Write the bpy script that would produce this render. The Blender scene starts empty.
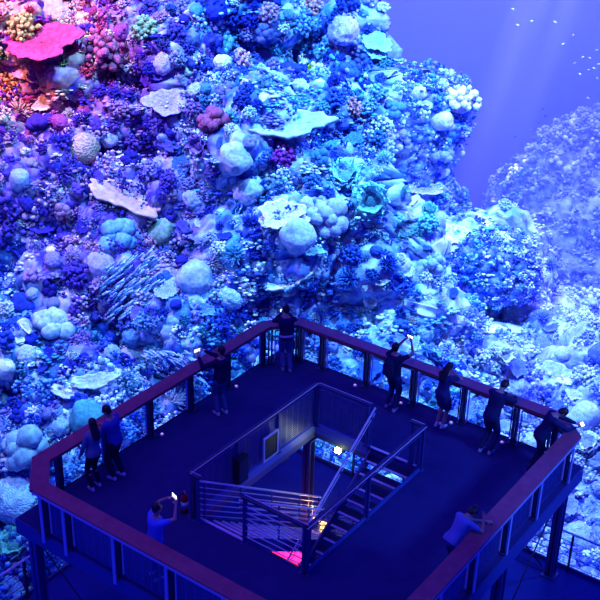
import bpy, math, random
import numpy as np
from mathutils import Vector, Matrix
from mathutils.bvhtree import BVHTree

random.seed(7)
rng = np.random.default_rng(11)
scn = bpy.context.scene
COL = scn.collection
PI = math.pi

# ------------------------------------------------------------------ camera
FPX, TH, ROLL, CAMZ = 1094.08, 0.4669, 0.0283, 13.2773
X0, Y0, PHI = -0.442, 23.4075, 0.9534
UU = Vector((-math.cos(PHI), -math.sin(PHI), 0)); VV = Vector((math.sin(PHI), -math.cos(PHI), 0))
def old2w(v):
    return Vector((v.dot(UU), v.dot(VV), v.z))
CAMP = old2w(Vector((-X0, -Y0, 0))); CAMP.z = CAMZ
_fw = Vector((0, math.cos(TH), -math.sin(TH))); _r = Vector((1, 0, 0)); _up = _r.cross(_fw)
_c, _s = math.cos(ROLL), math.sin(ROLL)
_r2 = _c*_r + _s*_up; _u2 = -_s*_r + _c*_up
FW, RT, UP = old2w(_fw), old2w(_r2), old2w(_u2)
F2 = old2w(Vector((0, 1, 0))); R2 = old2w(Vector((1, 0, 0)))       # ground directions: away from the viewer, to the right
def sd(s, d, z):
    return Vector((CAMP.x, CAMP.y, 0)) + R2*s + F2*d + Vector((0, 0, z))
def pixray(x, y):
    return (FW + RT*((x-300)/FPX) - UP*((y-300)/FPX)).normalized()
cd = bpy.data.cameras.new('camera'); cam = bpy.data.objects.new('camera', cd); COL.objects.link(cam)
m = Matrix((RT, UP, -FW)).transposed().to_4x4(); m.translation = CAMP
cam.matrix_world = m
cd.sensor_width = 36; cd.lens = 36*FPX/600; cd.clip_end = 400; cd.clip_start = .1
scn.camera = cam
scn.view_settings.view_transform = 'Standard'; scn.view_settings.look = 'None'
scn.view_settings.gamma = 1; scn.view_settings.exposure = 0

# ------------------------------------------------------------------ materials
def mat(name, col, rough=.6, metal=0, emit=None, es=1, noise=0, nscale=8, bump=0, spec=.5, alpha=None):
    m = bpy.data.materials.new(name); m.use_nodes = True
    nt = m.node_tree; b = nt.nodes['Principled BSDF']
    b.inputs['Base Color'].default_value = (*col, 1); b.inputs['Roughness'].default_value = rough
    b.inputs['Metallic'].default_value = metal; b.inputs['Specular IOR Level'].default_value = spec
    if emit: b.inputs['Emission Color'].default_value = (*emit, 1); b.inputs['Emission Strength'].default_value = es
    if noise or bump:
        tc = nt.nodes.new('ShaderNodeTexCoord'); n = nt.nodes.new('ShaderNodeTexNoise')
        n.inputs['Scale'].default_value = nscale; n.inputs['Detail'].default_value = 4
        nt.links.new(tc.outputs['Object'], n.inputs['Vector'])
        if noise:
            mx = nt.nodes.new('ShaderNodeMix'); mx.data_type = 'RGBA'
            mx.inputs[6].default_value = (*[c*(1-noise) for c in col], 1); mx.inputs[7].default_value = (*[min(1, c*(1+noise)) for c in col], 1)
            nt.links.new(n.outputs['Fac'], mx.inputs[0]); nt.links.new(mx.outputs[2], b.inputs['Base Color'])
        if bump:
            bp = nt.nodes.new('ShaderNodeBump'); bp.inputs['Strength'].default_value = bump; bp.inputs['Distance'].default_value = .02
            nt.links.new(n.outputs['Fac'], bp.inputs['Height']); nt.links.new(bp.outputs['Normal'], b.inputs['Normal'])
    return m
def wood_mat():
    m = bpy.data.materials.new('red_brown_wood'); m.use_nodes = True; nt = m.node_tree; b = nt.nodes['Principled BSDF']
    tc = nt.nodes.new('ShaderNodeTexCoord'); mp = nt.nodes.new('ShaderNodeMapping'); n = nt.nodes.new('ShaderNodeTexNoise')
    mp.inputs['Scale'].default_value = (1, 1, 6); n.inputs['Scale'].default_value = 5; n.inputs['Detail'].default_value = 5
    cr = nt.nodes.new('ShaderNodeValToRGB'); cr.color_ramp.elements[0].color = (.2, .03, .05, 1); cr.color_ramp.elements[1].color = (.46, .11, .17, 1)
    nt.links.new(tc.outputs['Object'], mp.inputs[0]); nt.links.new(mp.outputs[0], n.inputs['Vector'])
    nt.links.new(n.outputs['Fac'], cr.inputs[0]); nt.links.new(cr.outputs[0], b.inputs['Base Color'])
    b.inputs['Roughness'].default_value = .38; b.inputs['Specular IOR Level'].default_value = .5
    return m
def mesh_panel_mat(name, wires, tint, scale):
    """woven steel mesh: fine wires with open gaps"""
    m = bpy.data.materials.new(name); m.use_nodes = True; nt = m.node_tree; b = nt.nodes['Principled BSDF']
    b.inputs['Base Color'].default_value = (*tint, 1); b.inputs['Metallic'].default_value = .7; b.inputs['Roughness'].default_value = .4
    out = nt.nodes['Material Output']; tr = nt.nodes.new('ShaderNodeBsdfTransparent'); mx = nt.nodes.new('ShaderNodeMixShader')
    tc = nt.nodes.new('ShaderNodeTexCoord'); sx = nt.nodes.new('ShaderNodeSeparateXYZ'); nt.links.new(tc.outputs['Object'], sx.inputs[0])
    def stripes(sock, sc, th):
        a = nt.nodes.new('ShaderNodeMath'); a.operation = 'MULTIPLY'; a.inputs[1].default_value = sc; nt.links.new(sock, a.inputs[0])
        f = nt.nodes.new('ShaderNodeMath'); f.operation = 'FRACT'; nt.links.new(a.outputs[0], f.inputs[0])
        l = nt.nodes.new('ShaderNodeMath'); l.operation = 'LESS_THAN'; l.inputs[1].default_value = th; nt.links.new(f.outputs[0], l.inputs[0]); return l.outputs[0]
    ad = nt.nodes.new('ShaderNodeMath'); ad.operation = 'ADD'; nt.links.new(sx.outputs['X'], ad.inputs[0]); nt.links.new(sx.outputs['Y'], ad.inputs[1])
    h = stripes(sx.outputs['Z'], scale, wires); v = stripes(ad.outputs[0], scale*.25, wires*.3)
    mm = nt.nodes.new('ShaderNodeMath'); mm.operation = 'MAXIMUM'; nt.links.new(h, mm.inputs[0]); nt.links.new(v, mm.inputs[1])
    nt.links.new(mm.outputs[0], mx.inputs[0]); nt.links.new(tr.outputs[0], mx.inputs[1]); nt.links.new(b.outputs[0], mx.inputs[2]); nt.links.new(mx.outputs[0], out.inputs[0])
    return m
def glass_mat():
    m = bpy.data.materials.new('clear_glass'); m.use_nodes = True; nt = m.node_tree
    out = nt.nodes['Material Output']; tr = nt.nodes.new('ShaderNodeBsdfTransparent'); gl = nt.nodes.new('ShaderNodeBsdfGlossy'); mx = nt.nodes.new('ShaderNodeMixShader')
    tr.inputs[0].default_value = (.93, .97, 1, 1); gl.inputs['Roughness'].default_value = .05; mx.inputs[0].default_value = .06
    nt.links.new(tr.outputs[0], mx.inputs[1]); nt.links.new(gl.outputs[0], mx.inputs[2]); nt.links.new(mx.outputs[0], out.inputs[0]); return m
def coral_mat(name, use_vcol, dots=False, bump=.6, scale=14):
    m = bpy.data.materials.new(name); m.use_nodes = True; nt = m.node_tree; b = nt.nodes['Principled BSDF']
    b.inputs['Roughness'].default_value = .85; b.inputs['Specular IOR Level'].default_value = .15
    tc = nt.nodes.new('ShaderNodeTexCoord')
    at = nt.nodes.new('ShaderNodeAttribute'); at.attribute_name = 'Col'
    src = at.outputs['Color']
    if not use_vcol:
        oi = nt.nodes.new('ShaderNodeObjectInfo'); mu = nt.nodes.new('ShaderNodeMix'); mu.data_type = 'RGBA'; mu.blend_type = 'MULTIPLY'; mu.inputs[0].default_value = 1
        nt.links.new(oi.outputs['Color'], mu.inputs[6]); nt.links.new(src, mu.inputs[7]); src = mu.outputs[2]
    n = nt.nodes.new('ShaderNodeTexNoise'); n.inputs['Scale'].default_value = scale*.5; n.inputs['Detail'].default_value = 6
    nt.links.new(tc.outputs['Object'], n.inputs['Vector'])
    hs = nt.nodes.new('ShaderNodeMapRange'); hs.inputs[1].default_value = .3; hs.inputs[2].default_value = .7; hs.inputs[3].default_value = .62; hs.inputs[4].default_value = 1.25
    nt.links.new(n.outputs['Fac'], hs.inputs[0])
    mv = nt.nodes.new('ShaderNodeVectorMath'); mv.operation = 'SCALE'; nt.links.new(src, mv.inputs[0]); nt.links.new(hs.outputs[0], mv.inputs['Scale'])
    vo = nt.nodes.new('ShaderNodeTexVoronoi'); vo.inputs['Scale'].default_value = scale; nt.links.new(tc.outputs['Object'], vo.inputs['Vector'])
    last = mv.outputs[0]
    if dots:
        mr = nt.nodes.new('ShaderNodeMapRange'); mr.inputs[1].default_value = .15; mr.inputs[2].default_value = .35; mr.inputs[3].default_value = .35; mr.inputs[4].default_value = 1
        nt.links.new(vo.outputs['Distance'], mr.inputs[0])
        m2 = nt.nodes.new('ShaderNodeVectorMath'); m2.operation = 'SCALE'; nt.links.new(last, m2.inputs[0]); nt.links.new(mr.outputs[0], m2.inputs['Scale']); last = m2.outputs[0]
    nt.links.new(last, b.inputs['Base Color'])
    bp = nt.nodes.new('ShaderNodeBump'); bp.inputs['Strength'].default_value = bump; bp.inputs['Distance'].default_value = .06; bp.invert = not dots
    nt.links.new(vo.outputs['Distance'], bp.inputs['Height']); nt.links.new(bp.outputs['Normal'], b.inputs['Normal'])
    return m

M = dict(
    deck=mat('dark_deck_boards', (.03, .03, .15), .8, noise=.25, nscale=3, spec=.1),
    dark=mat('dark_painted_steel', (.02, .025, .09), .5),
    navy=mat('blue_grey_steel', (.04, .06, .24), .45),
    kerb=mat('blue_painted_kerb', (.07, .13, .5), .5), lowdeck=mat('blue_lower_boards', (.03, .05, .3), .7, noise=.2, nscale=3, spec=.1), pale=mat('pale_galvanised_steel', (.42, .5, .72), .4, metal=.1),
    steel=mat('brushed_steel', (.85, .85, .92), .35, metal=.1),
    black=mat('black_plastic', (.012, .012, .02), .5),
    wood=wood_mat(), glass=glass_mat(),
    wire=mesh_panel_mat('fine_wire_mesh', .30, (.14, .18, .45), 20),
    grate=mesh_panel_mat('steel_grating', .4, (.4, .42, .5), 22),
    lamp=mat('lit_lamp_lens', (.9, .9, .4), emit=(1., .95, .25), es=40),
    warm=mat('warm_lamp_lens', (1, .8, .4), emit=(1., .55, .12), es=2.2),
    dot=mat('pink_white_led_lens', (1, .8, .9), emit=(1., .6, .9), es=.5),
    pink=mat('backlit_red_pink_panel', (.9, .05, .2), emit=(1., .02, .22), es=2.6),
    screen=mat('lit_phone_screen', (.8, .9, 1), emit=(.75, .9, 1.), es=3.0),
    red=mat('red_enamel', (.55, .02, .02), .4), white=mat('white_paper_label', (.8, .85, .85), .6), green=mat('green_label', (.05, .6, .4), .6),
    coral=coral_mat('stony_coral', False), brain=coral_mat('pored_coral', False, True, .8, 9), reef=coral_mat('reef_rock_with_growth', True, False, .5, 5),
    tuft=coral_mat('tufted_growth', True, False, .4, 8),
    smooth=coral_mat('smooth_coral', False, False, .15, 10),
    sand=mat('pale_coral_sand', (.86, .88, .8), .9, noise=.12, nscale=3, bump=.3),
    skin=mat('skin', (.50, .30, .22), .55), hair=mat('dark_hair', (.015, .012, .015), .5),
)
def cloth(name, c): return mat(name, c, .85, noise=.15, nscale=12, spec=.1)

# ------------------------------------------------------------------ mesh helpers
def link(name, verts, faces, material=None, parent=None, smooth=False, loc=None):
    me = bpy.data.meshes.new(name); me.from_pydata([tuple(v) for v in verts], [], faces); me.validate(); me.update()
    o = bpy.data.objects.new(name, me); COL.objects.link(o)
    if material: me.materials.append(material)
    if smooth: me.polygons.foreach_set('use_smooth', [True]*len(me.polygons))
    if parent: o.parent = parent
    return o
class MB:
    def __init__(s): s.v = []; s.f = []
    def add(s, vs, fs):
        k = len(s.v); s.v += [tuple(v) for v in vs]; s.f += [tuple(i+k for i in f) for f in fs]; return s
    def box(s, a, b, bev=0):
        (x0, y0, z0), (x1, y1, z1) = a, b
        vs = [(x, y, z) for x in (x0, x1) for y in (y0, y1) for z in (z0, z1)]
        return s.add(vs, [(0, 1, 3, 2), (4, 6, 7, 5), (0, 4, 5, 1), (2, 3, 7, 6), (0, 2, 6, 4), (1, 5, 7, 3)])
    def beam(s, p, q, w, h, up=Vector((0, 0, 1))):
        p, q = Vector(p), Vector(q); d = (q-p).normalized(); x = d.cross(up)
        if x.length < 1e-4: x = d.cross(Vector((1, 0, 0)))
        x.normalize(); y = x.cross(d)
        vs = [c + x*a*w/2 + y*b*h/2 for c in (p, q) for a, b in ((-1, -1), (1, -1), (1, 1), (-1, 1))]
        return s.add(vs, [(3, 2, 1, 0), (4, 5, 6, 7), (0, 1, 5, 4), (1, 2, 6, 5), (2, 3, 7, 6), (3, 0, 4, 7)])
    def tube(s, pts, r, n=8):
        pts = [Vector(p) for p in pts]; rs = r if isinstance(r, (list, tuple)) else [r]*len(pts)
        vs = []; k = len(pts)
        ref = Vector((0, 0, 1))
        d0 = (pts[-1]-pts[0]).normalized()
        if abs(d0.z) > .9: ref = Vector((1, 0, 0))
        for i, p in enumerate(pts):
            d = (pts[min(i+1, k-1)]-pts[max(i-1, 0)]).normalized(); x = d.cross(ref).normalized(); y = d.cross(x)
            vs += [p + (x*math.cos(2*PI*j/n)+y*math.sin(2*PI*j/n))*rs[i] for j in range(n)]
        fs = [(i*n+j, i*n+(j+1) % n, (i+1)*n+(j+1) % n, (i+1)*n+j) for i in range(k-1) for j in range(n)]
        fs += [tuple(range(n))[::-1], tuple((k-1)*n+j for j in range(n))]
        return s.add(vs, fs)
    def build(s, name, material, parent=None, smooth=False):
        return link(name, s.v, s.f, material, parent, smooth)
def empty(name, label, cat, group=None, loc=(0, 0, 0)):
    o = bpy.data.objects.new(name, None); COL.objects.link(o); o.empty_display_size = .1; o.location = loc
    o['label'] = label; o['category'] = cat
    if group: o['group'] = group
    return o
def tag(o, label, cat, group=None):
    o['label'] = label; o['category'] = cat
    if group: o['group'] = group
    return o
def struct(o): o['kind'] = 'structure'; return o
def kid(o, parent):          # keep world position under a located empty
    o.parent = parent; o.matrix_parent_inverse = Matrix.Translation(-parent.location); return o

# ------------------------------------------------------------------ the viewing deck
U1, V1 = 8.22, 7.82
WU0, WU1, WV0, WV1 = 2.05, 6.08, 2.5, 5.2
def slab(name, x0, x1, y0, y1, z0, z1, hole, material):
    hx0, hx1, hy0, hy1 = hole; mb = MB()
    for a, b, c, d in ((x0, x1, y0, hy0), (x0, x1, hy1, y1), (x0, hx0, hy0, hy1), (hx1, x1, hy0, hy1)):
        mb.box((a, c, z0), (b, d, z1))
    return struct(mb.build(name, material))
slab('floor', -.1, U1, -.1, V1, -.07, 0, (WU0, WU1, WV0, WV1), M['deck'])
# perimeter beams below the boards
mb = MB()
for a, b in (((-.14, -.14, -.36), (U1+.04, -.02, -.02)), ((-.14, -.02, -.36), (-.02, V1+.04, -.02)), ((U1-.08, -.02, -.36), (U1+.04, V1+.04, -.02)), ((-.02, V1-.08, -.36), (U1-.08, V1+.04, -.02))):
    mb.box(a, b)
struct(mb.build('trim_1', M['navy']))
mb = MB()
for a, b in (((WU0-.1, WV0-.1, -.34), (WU0, WV1+.1, -.071)), ((WU1, WV0-.1, -.34), (WU1+.1, WV1+.1, -.071)), ((WU0, WV0-.1, -.34), (WU1, WV0, -.071)), ((WU0, WV1, -.34), (WU1, WV1+.1, -.071))):
    mb.box(a, b)
for k in range(5):
    mb.box((.6+k*.3, -.02, -.26), (.7+k*.3, V1-.08, -.071)) if k < 4 else None
struct(mb.build('trim_2', M['navy']))
# pale metal nosing round the well
mb = MB()
mb.box((WU0-.05, WV0+1.4, .0), (WU0+.01, WV1, .015)); mb.box((WU1-.01, WV0, 0), (WU1+.05, WV0+1.25, .015))
struct(mb.build('trim_3', M['steel']))
mb = MB(); mb.box((WU0, WV1-.03, -.30), (WU1, WV1+.02, .05)); mb.box((WU0, WV0-.02, -.16), (WU1, WV0+.03, .04)); mb.box((WU0-.02, WV0, -.2), (WU0+.03, 3.9, .04))
struct(mb.build('trim_5', M['kerb']))

# lower level
LZ = -2.85
slab('floor_lower', -.25, 9.3, -.9, 9.4, LZ-.3, LZ, (3.4, 6.6, 3.1, 5.1), M['lowdeck'])
struct(MB().box((1., .5, -6.0), (8, 7.5, -5.85)).build('floor_bottom', M['deck']))
mb = MB()
for (a, b) in (((-.29, -.94, LZ-.4), (-.25, 9.44, LZ+.08)), ((-.29, -.94, LZ-.4), (9.34, -.9, LZ+.08)), ((9.3, -.94, LZ-.4), (9.34, 9.44, LZ+.08)), ((-.29, 9.4, LZ-.4), (9.34, 9.44, LZ+.08))):
    mb.box(a, b)
struct(mb.build('trim_4', M['navy']))

# columns
def column(x, y, z0, z1, label, w=.2):
    t = empty('steel_column', label, 'column', loc=(x, y, z0))
    mb = MB(); mb.box((x-w/2, y-w/2, z0), (x-w/2+.025, y+w/2, z1)); mb.box((x+w/2-.025, y-w/2, z0), (x+w/2, y+w/2, z1)); mb.box((x-w/2, y-.015, z0), (x+w/2, y+.015, z1))
    kid(mb.build('shaft', M['navy']), t)
    kid(MB().box((x-w*.8, y-w*.8, z0), (x+w*.8, y+w*.8, z0+.03)).build('base_plate', M['navy']), t)
    kid(MB().box((x-w*.7, y-w*.7, z1-.03), (x+w*.7, y+w*.7, z1)).build('head_plate', M['navy']), t)
for x, y, l in ((8.02, .1, 'blue steel column under the left corner of the viewing deck'), (.15, 7.6, 'blue steel column under the right corner of the viewing deck'),
                (3.0, 7.6, 'blue steel column under the right edge of the deck, below the bent-over woman'), (.3, .3, 'blue steel column under the far corner of the deck'),
                (2.14, 2.42, 'thick blue steel column at the far corner of the stair opening')):
    column(x, y, LZ, -.36 if x != 2.14 else -.34, l)
for x, y in ((8.02, .1), (.15, 7.6), (.3, .3)):
    column(x, y, -11.5, LZ-.3, 'lower blue steel column carrying the lower deck at corner %s' % ({8.02: 'on the left', .15: 'on the right', .3: 'farthest back'}[x]), .26)

# bracing rods under the deck corners
def rod(p, q, label, r=.018):
    return tag(MB().tube([p, q], r, 6).build('brace_rod', M['dark'], smooth=True), label, 'rod', 'thin bracing rods under the viewing deck')
for p, q in (((8.02, .24, -.6), (8.02, 3.0, -2.8)), ((8.02, .24, -2.7), (8.02, 3.0, -.45)), ((.3, 7.6, -.5), (2.85, 7.6, -2.8)), ((.3, 7.6, -2.7), (2.85, 7.6, -.5)),
             ((.15, 7.4, -.5), (.15, 4.6, -2.8)), ((.15, 7.4, -2.7), (.15, 4.6, -.5))):
    rod(p, q, 'thin dark diagonal bracing rod under a corner of the deck')

# ------------------------------------------------------------------ guardrails
HR = 1.07
def guard(name_label, p, q, posts, board, panelmat, pdir, outer=0, strip=True, flip=1):
    """p,q: board ends (x,y); posts: distances along p->q"""
    p, q = Vector((*p, 0)), Vector((*q, 0)); d = (q-p); L = d.length; d.normalize(); n = Vector(pdir)
    t = empty('guardrail', name_label, 'railing', loc=p)
    return t, p, q, d, n, L
def perimeter_side(label, p, q, posts, n, infill):
    """n points outwards"""
    p, q = Vector((*p, 0)), Vector((*q, 0)); d = (q-p); L = d.length; d.normalize(); n = Vector((*n, 0))
    t = empty('guardrail', label, 'railing', loc=p)
    e_ = d*(.07 if L > 1 else .068); hz_ = HR-.035 if L > 1 else HR-.036
    kid(MB().beam(p-e_+Vector((0, 0, hz_)), q+e_+Vector((0, 0, hz_)), .34, .07).build('handrail_board', M['wood']), t)
    kid(MB().beam(p+n*.172+Vector((0, 0, HR-.06)), q+n*.172+Vector((0, 0, HR-.06)), .012, .05).build('edge_strip', M['pale']), t)
    kid(MB().beam(p+Vector((0, 0, HR-.11)), q+Vector((0, 0, HR-.11)), .09, .08).build('top_channel', M['dark']), t)
    for a in posts:
        c = p+d*a
        mb = MB(); mb.beam(c-d*.038, c-d*.038+Vector((0, 0, HR-.15)), .03, .11, n); mb.beam(c+d*.038, c+d*.038+Vector((0, 0, HR-.15)), .03, .11, n)
        mb.beam(c-d*.1+Vector((0, 0, .012)), c+d*.1+Vector((0, 0, .012)), .2, .024)
        kid(mb.build('post', M['dark']), t)
        if infill == 'mesh':
            kid(MB().beam(c+n*.11+Vector((0, 0, -.12)), c+n*.11+Vector((0, 0, HR-.08)), .025, .07, d).build('post_flange', M['pale']), t)
    for a, b in zip(posts[:-1], posts[1:]):
        a0, b0 = a+.12, b-.1
        if b0-a0 < .15: continue
        A, B = p+d*a0, p+d*b0; z0, z1 = Vector((0, 0, .09)), Vector((0, 0, HR-.2))
        mb = MB()
        for P, Q in ((A+z0, B+z0), (A+z1, B+z1), (B+z0, B+z1)): mb.beam(P, Q, .022, .022, n if P.z != Q.z else Vector((0, 0, 1)))
        fr = kid(mb.build('panel_frame', M['black'] if infill == 'glass' else M['navy']), t)
        kid(MB().beam(A+z0, A+z1, .022, .03, n).build('panel_clamp', M['steel']), t)
        kid(MB().beam(A+(z0+z1)/2, B+(z0+z1)/2, .008, (z1-z0).length).build('panel', M['glass'] if infill == 'glass' else M['wire']), t)
    return t
LP = [.05+.04] + [.74+1.2975*k-.62 for k in range(1, 5)] + [7.2-.62-.0]
perimeter_side('guardrail with red-brown wooden top along the far left edge of the deck', (.62, 0), (7.62, 0), [.1]+[.74+1.2975*k-.62 for k in range(1, 5)]+[6.6], (0, -1), 'glass')
perimeter_side('guardrail with dark wooden top along the far right edge, behind four people', (0, .55), (0, 7.15), [.05]+[1.262+1.2552*k-.55 for k in range(0, 5)]+[6.55], (-1, 0), 'glass')
perimeter_side('short angled guardrail at the far corner of the deck, before the person in the middle', (.62, 0), (0, .55), [.12, .72], (-.66, -.75), 'glass')
perimeter_side('short angled guardrail with glossy wooden top at the left corner', (7.62, 0), (8.22, .62), [.08, .77], (.72, -.69), 'glass')
perimeter_side('guardrail with red-brown wooden top along the near left edge of the deck', (8.22, .62), (8.22, 7.1), [.12, .72, 1.97, 3.22, 4.47, 5.72, 6.4], (1, 0), 'mesh')
perimeter_side('guardrail with blue-lit wooden top along the near right edge of the deck', (.5, 7.72), (7.6, 7.72), [.1, 1.6, 2.9, 4.2, 5.5, 6.9], (0, 1), 'mesh')
perimeter_side('short angled guardrail at the right corner, under the elbows of the corner man', (0, 7.15), (.5, 7.72), [.1, .66], (-.75, .66), 'glass')
perimeter_side('short angled guardrail at the near corner of the deck, out of reach of the crowd', (8.22, 7.1), (7.6, 7.72), [.1, .78], (.7, .7), 'mesh')

# guard round the stair opening: steel tops, mesh panels
def well_side(label, p, q, posts, infill='wire', top=1.04, clear=None):
    p, q = Vector((*p, 0)), Vector((*q, 0)); d = (q-p).normalized(); n = Vector((-d.y, d.x, 0))
    t = empty('stairwell_guard', label, 'railing', loc=p)
    kid(MB().beam(p+Vector((0, 0, top)), q+Vector((0, 0, top)), .09, .035).build('top_rail', M['dark']), t)
    kid(MB().beam(p+n*.045+Vector((0, 0, top+.018)), q+n*.045+Vector((0, 0, top+.018)), .012, .012).build('rail_edge', M['steel']), t)
    for a in posts:
        c = p+d*a; mb = MB(); mb.beam(c, c+Vector((0, 0, top-.02)), .045, .09, n); mb.box((c.x-.07, c.y-.07, 0), (c.x+.07, c.y+.07, .015))
        kid(mb.build('post', M['navy']), t)
    for a, b in zip(posts[:-1], posts[1:]):
        A, B = p+d*(a+.07), p+d*(b-.07)
        if infill == 'wire':
            mb = MB(); z0, z1 = Vector((0, 0, .08)), Vector((0, 0, top-.12))
            for P, Q in ((A+z0, B+z0), (A+z1, B+z1), (B+z0, B+z1), (A+z0, A+z1)): mb.beam(P, Q, .02, .02, n if P.z != Q.z else Vector((0, 0, 1)))
            kid(mb.build('panel_frame', M['navy']), t)
            kid(MB().beam(A+(z0+z1)/2, B+(z0+z1)/2, .006, (z1-z0).length).build('panel', M['wire'] if clear is None else M['glass']), t)
        else:
            for k in range(6):
                z = Vector((0, 0, .15+k*.14)); kid(MB().beam(A+z-d*.05, B+z+d*.05, .015, .02).build('bar', M['steel']), t)
    return t
well_side('long mesh guard on the left side of the stair opening', (WU0-.02, WV0), (6.22, WV0), [.06, 1.4, 2.75, 4.1])
well_side('short mesh guard across the far end of the stair opening', (WU0, WV0+.05), (WU0, 3.9), [.02, 1.3])
well_side('see-through guard on the right side of the stair opening above the near flight', (WU0, WV1), (6.2, WV1), [.06, 2.1, 4.08], clear=1)
well_side('short barred guard across the near end of the stair opening', (6.14, 3.75), (6.14, WV1), [.05, 1.4], 'bars')
well_side('little return guard closing the near left corner of the stair opening', (6.2, WV0), (6.2, 2.75), [.06, .2])
well_side('little return guard beside the top of the far stair entrance', (WU0, 4.86), (WU0, WV1-.02), [.06, .28])

# staircases
def stair(label, u0, sgn, v0, v1, zt, zb, railsides, lab2):
    t = empty('staircase', label, 'staircase', loc=(u0, v0, zt))
    n = 16; rise = (zt-zb)/n; run = .255
    for k in range(1, n):
        u = u0+sgn*run*(k-.5); z = zt-k*rise
        kid(MB().box((u-run/2, v0+.04, z-.04), (u+run/2, v1-.04, z)).build('tread', M['dark']), t)
        e = u+sgn*run/2
        kid(MB().box((e-.03, v0+.05, z+.001), (e+.03, v1-.05, z+.012)).build('nosing', M['steel']), t)
    ue = u0+sgn*run*(n-.3)
    for v in (v0, v1):
        kid(MB().beam((u0, v, zt-.13), (ue, v, zb+.07), .04, .26).build('stringer', M['navy']), t)
    for v, kind in railsides:
        r = tuple
        P0, P1 = Vector((u0-sgn*.1, v, zt+.95)), Vector((ue, v, zb+1.0))
        kid(MB().tube([P0, P1], .022, 8).build('handrail', M['steel'], smooth=True), t)
        for a in (.03, .3, .55, .8, .98):
            c = P0.lerp(P1, a); kid(MB().beam(c-Vector((0, 0, .98)), c, .02, .05, Vector((1, 0, 0))).build('baluster', M['navy']), t)
        for k in range(6 if kind else 1):
            dz = Vector((0, 0, -.14-k*.13)); kid(MB().tube([P0+dz, P1+dz], .011, 6).build('rail_bar', M['steel'], smooth=True), t)
    return t
stair('dark steel staircase going down from the far side of the opening, right-hand flight', WU0, 1, 3.98, 5.12, 0, LZ, [(3.95, 0)], '')
stair('barred steel staircase going down from the near left corner of the opening', WU1, -1, 2.72, 3.7, 0, LZ, [(2.74, 1), (3.7, 1)], '')

# lower level railing along its far edge and left edge
def low_rail(label, p, q):
    p, q = Vector((*p, LZ)), Vector((*q, LZ)); L = (q-p).length; d = (q-p).normalized()
    t = empty('lower_guardrail', label, 'railing', loc=p)
    kid(MB().tube([p+Vector((0, 0, 1.02)), q+Vector((0, 0, 1.02))], .025, 8).build('handrail', M['steel']), t)
    k = int(L/1.4)
    for i in range(k+1):
        c = p+d*(L*i/k); kid(MB().beam(c, c+Vector((0, 0, 1.0)), .04, .06).build('post', M['dark']), t)
    for j in range(4):
        z = Vector((0, 0, .2+.2*j)); kid(MB().tube([p+z, q+z], .008, 5).build('cable', M['dark']), t)
low_rail('slim railing along the far left edge of the lower deck', (-.2, -.85), (9.2, -.85))
low_rail('slim railing along the far right edge of the lower deck', (-.2, -.7), (-.2, 9.3))

# lower stairs leaving the lower deck at the left
t = empty('lower_staircase', 'steel stair leading down from the lower deck, below the left corner of the viewing deck', 'staircase', loc=(8.6, -1, LZ))
for k in range(12):
    kid(MB().box((9.36+k*.26, .2, LZ-.2*(k+1)), (9.64+k*.26, 1.4, LZ-.2*(k+1)+.04)).build('tread', M['dark']), t)
for y in (.2, 1.4):
    kid(MB().beam((9.36, y, LZ-.15), (12.5, y, LZ-2.6), .05, .25).build('stringer', M['navy']), t)
    kid(MB().tube([(9.36, y, LZ+.9), (12.5, y, LZ-1.5)], .025).build('handrail', M['steel']), t)

# lamps and backlit panel in the stairwell
t = empty('wall_lamp', 'small glowing yellow lamp under the far edge of the stair opening', 'lamp', loc=(1.95, 3.1, -.42))
kid(MB().box((1.93, 3.02, -.52), (2.0, 3.2, -.36)).build('housing', M['black']), t)
kid(MB().box((2.0, 3.05, -.50), (2.06, 3.17, -.40)).build('lens', M['lamp']), t)
kid(MB().beam((1.96, 3.11, -.37), (1.96, 3.11, -.32), .03, .03).build('bracket', M['black']), t)
t = empty('backlit_panel', 'bright red-pink backlit panel on the lower floor beneath the barred stairs', 'light panel', loc=(2.9, 2.7, LZ))
kid(MB().box((2.35, 2.28, LZ), (3.38, 3.08, LZ+.04)).build('frame', M['black']), t)
kid(MB().box((2.4, 2.33, LZ+.04), (3.33, 3.03, LZ+.05)).build('glowing_face', M['pink']), t)
t = empty('strip_lamp', 'warm yellow lamp shining on the lower floor below the barred stairs', 'lamp', loc=(1.9, 2.6, LZ))
kid(MB().box((1.72, 2.3, LZ), (2.22, 2.9, LZ+.05)).build('housing', M['black']), t)
for k in range(5): kid(MB().box((1.76+k*.09, 2.34, LZ+.05), (1.81+k*.09, 2.86, LZ+.07)).build('lens', M['warm']), t)

# fire extinguisher by the near left corner of the well
ex = empty('fire_extinguisher', 'small red fire extinguisher with pale label beside the stair opening', 'fire extinguisher', loc=(6.14, 2.30, 0))
ex.scale = (.8, .8, .8)
def lathe(prof, n=20):
    vs = [(r*math.cos(2*PI*j/n), r*math.sin(2*PI*j/n), z) for r, z in prof for j in range(n)]; k = len(prof)
    fs = [(i*n+j, i*n+(j+1) % n, (i+1)*n+(j+1) % n, (i+1)*n+j) for i in range(k-1) for j in range(n)] + [tuple(range(n))[::-1], tuple((k-1)*n+j for j in range(n))]
    return vs, fs
def lathe_obj(name, prof, material, parent, n=20):
    v, f = lathe(prof, n); o = link(name, v, f, material, parent, True); return o
lathe_obj('cylinder_body', [(.06, .03), (.085, .03), (.09, .06), (.09, .42), (.08, .48), (.05, .53), (.03, .55)], M['red'], ex)
lathe_obj('label_band', [(.0915, .14), (.0915, .34)], M['white'], ex)
lathe_obj('green_band', [(.092, .2), (.092, .25)], M['green'], ex)
lathe_obj('valve', [(.025, .55), (.03, .56), (.03, .6), (.02, .62)], M['steel'], ex)
MB().beam((0, 0, .62), (.13, .04, .66), .025, .012).beam((0, 0, .59), (.12, .04, .58), .02, .01).build('handle', M['black'], ex)
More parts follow.
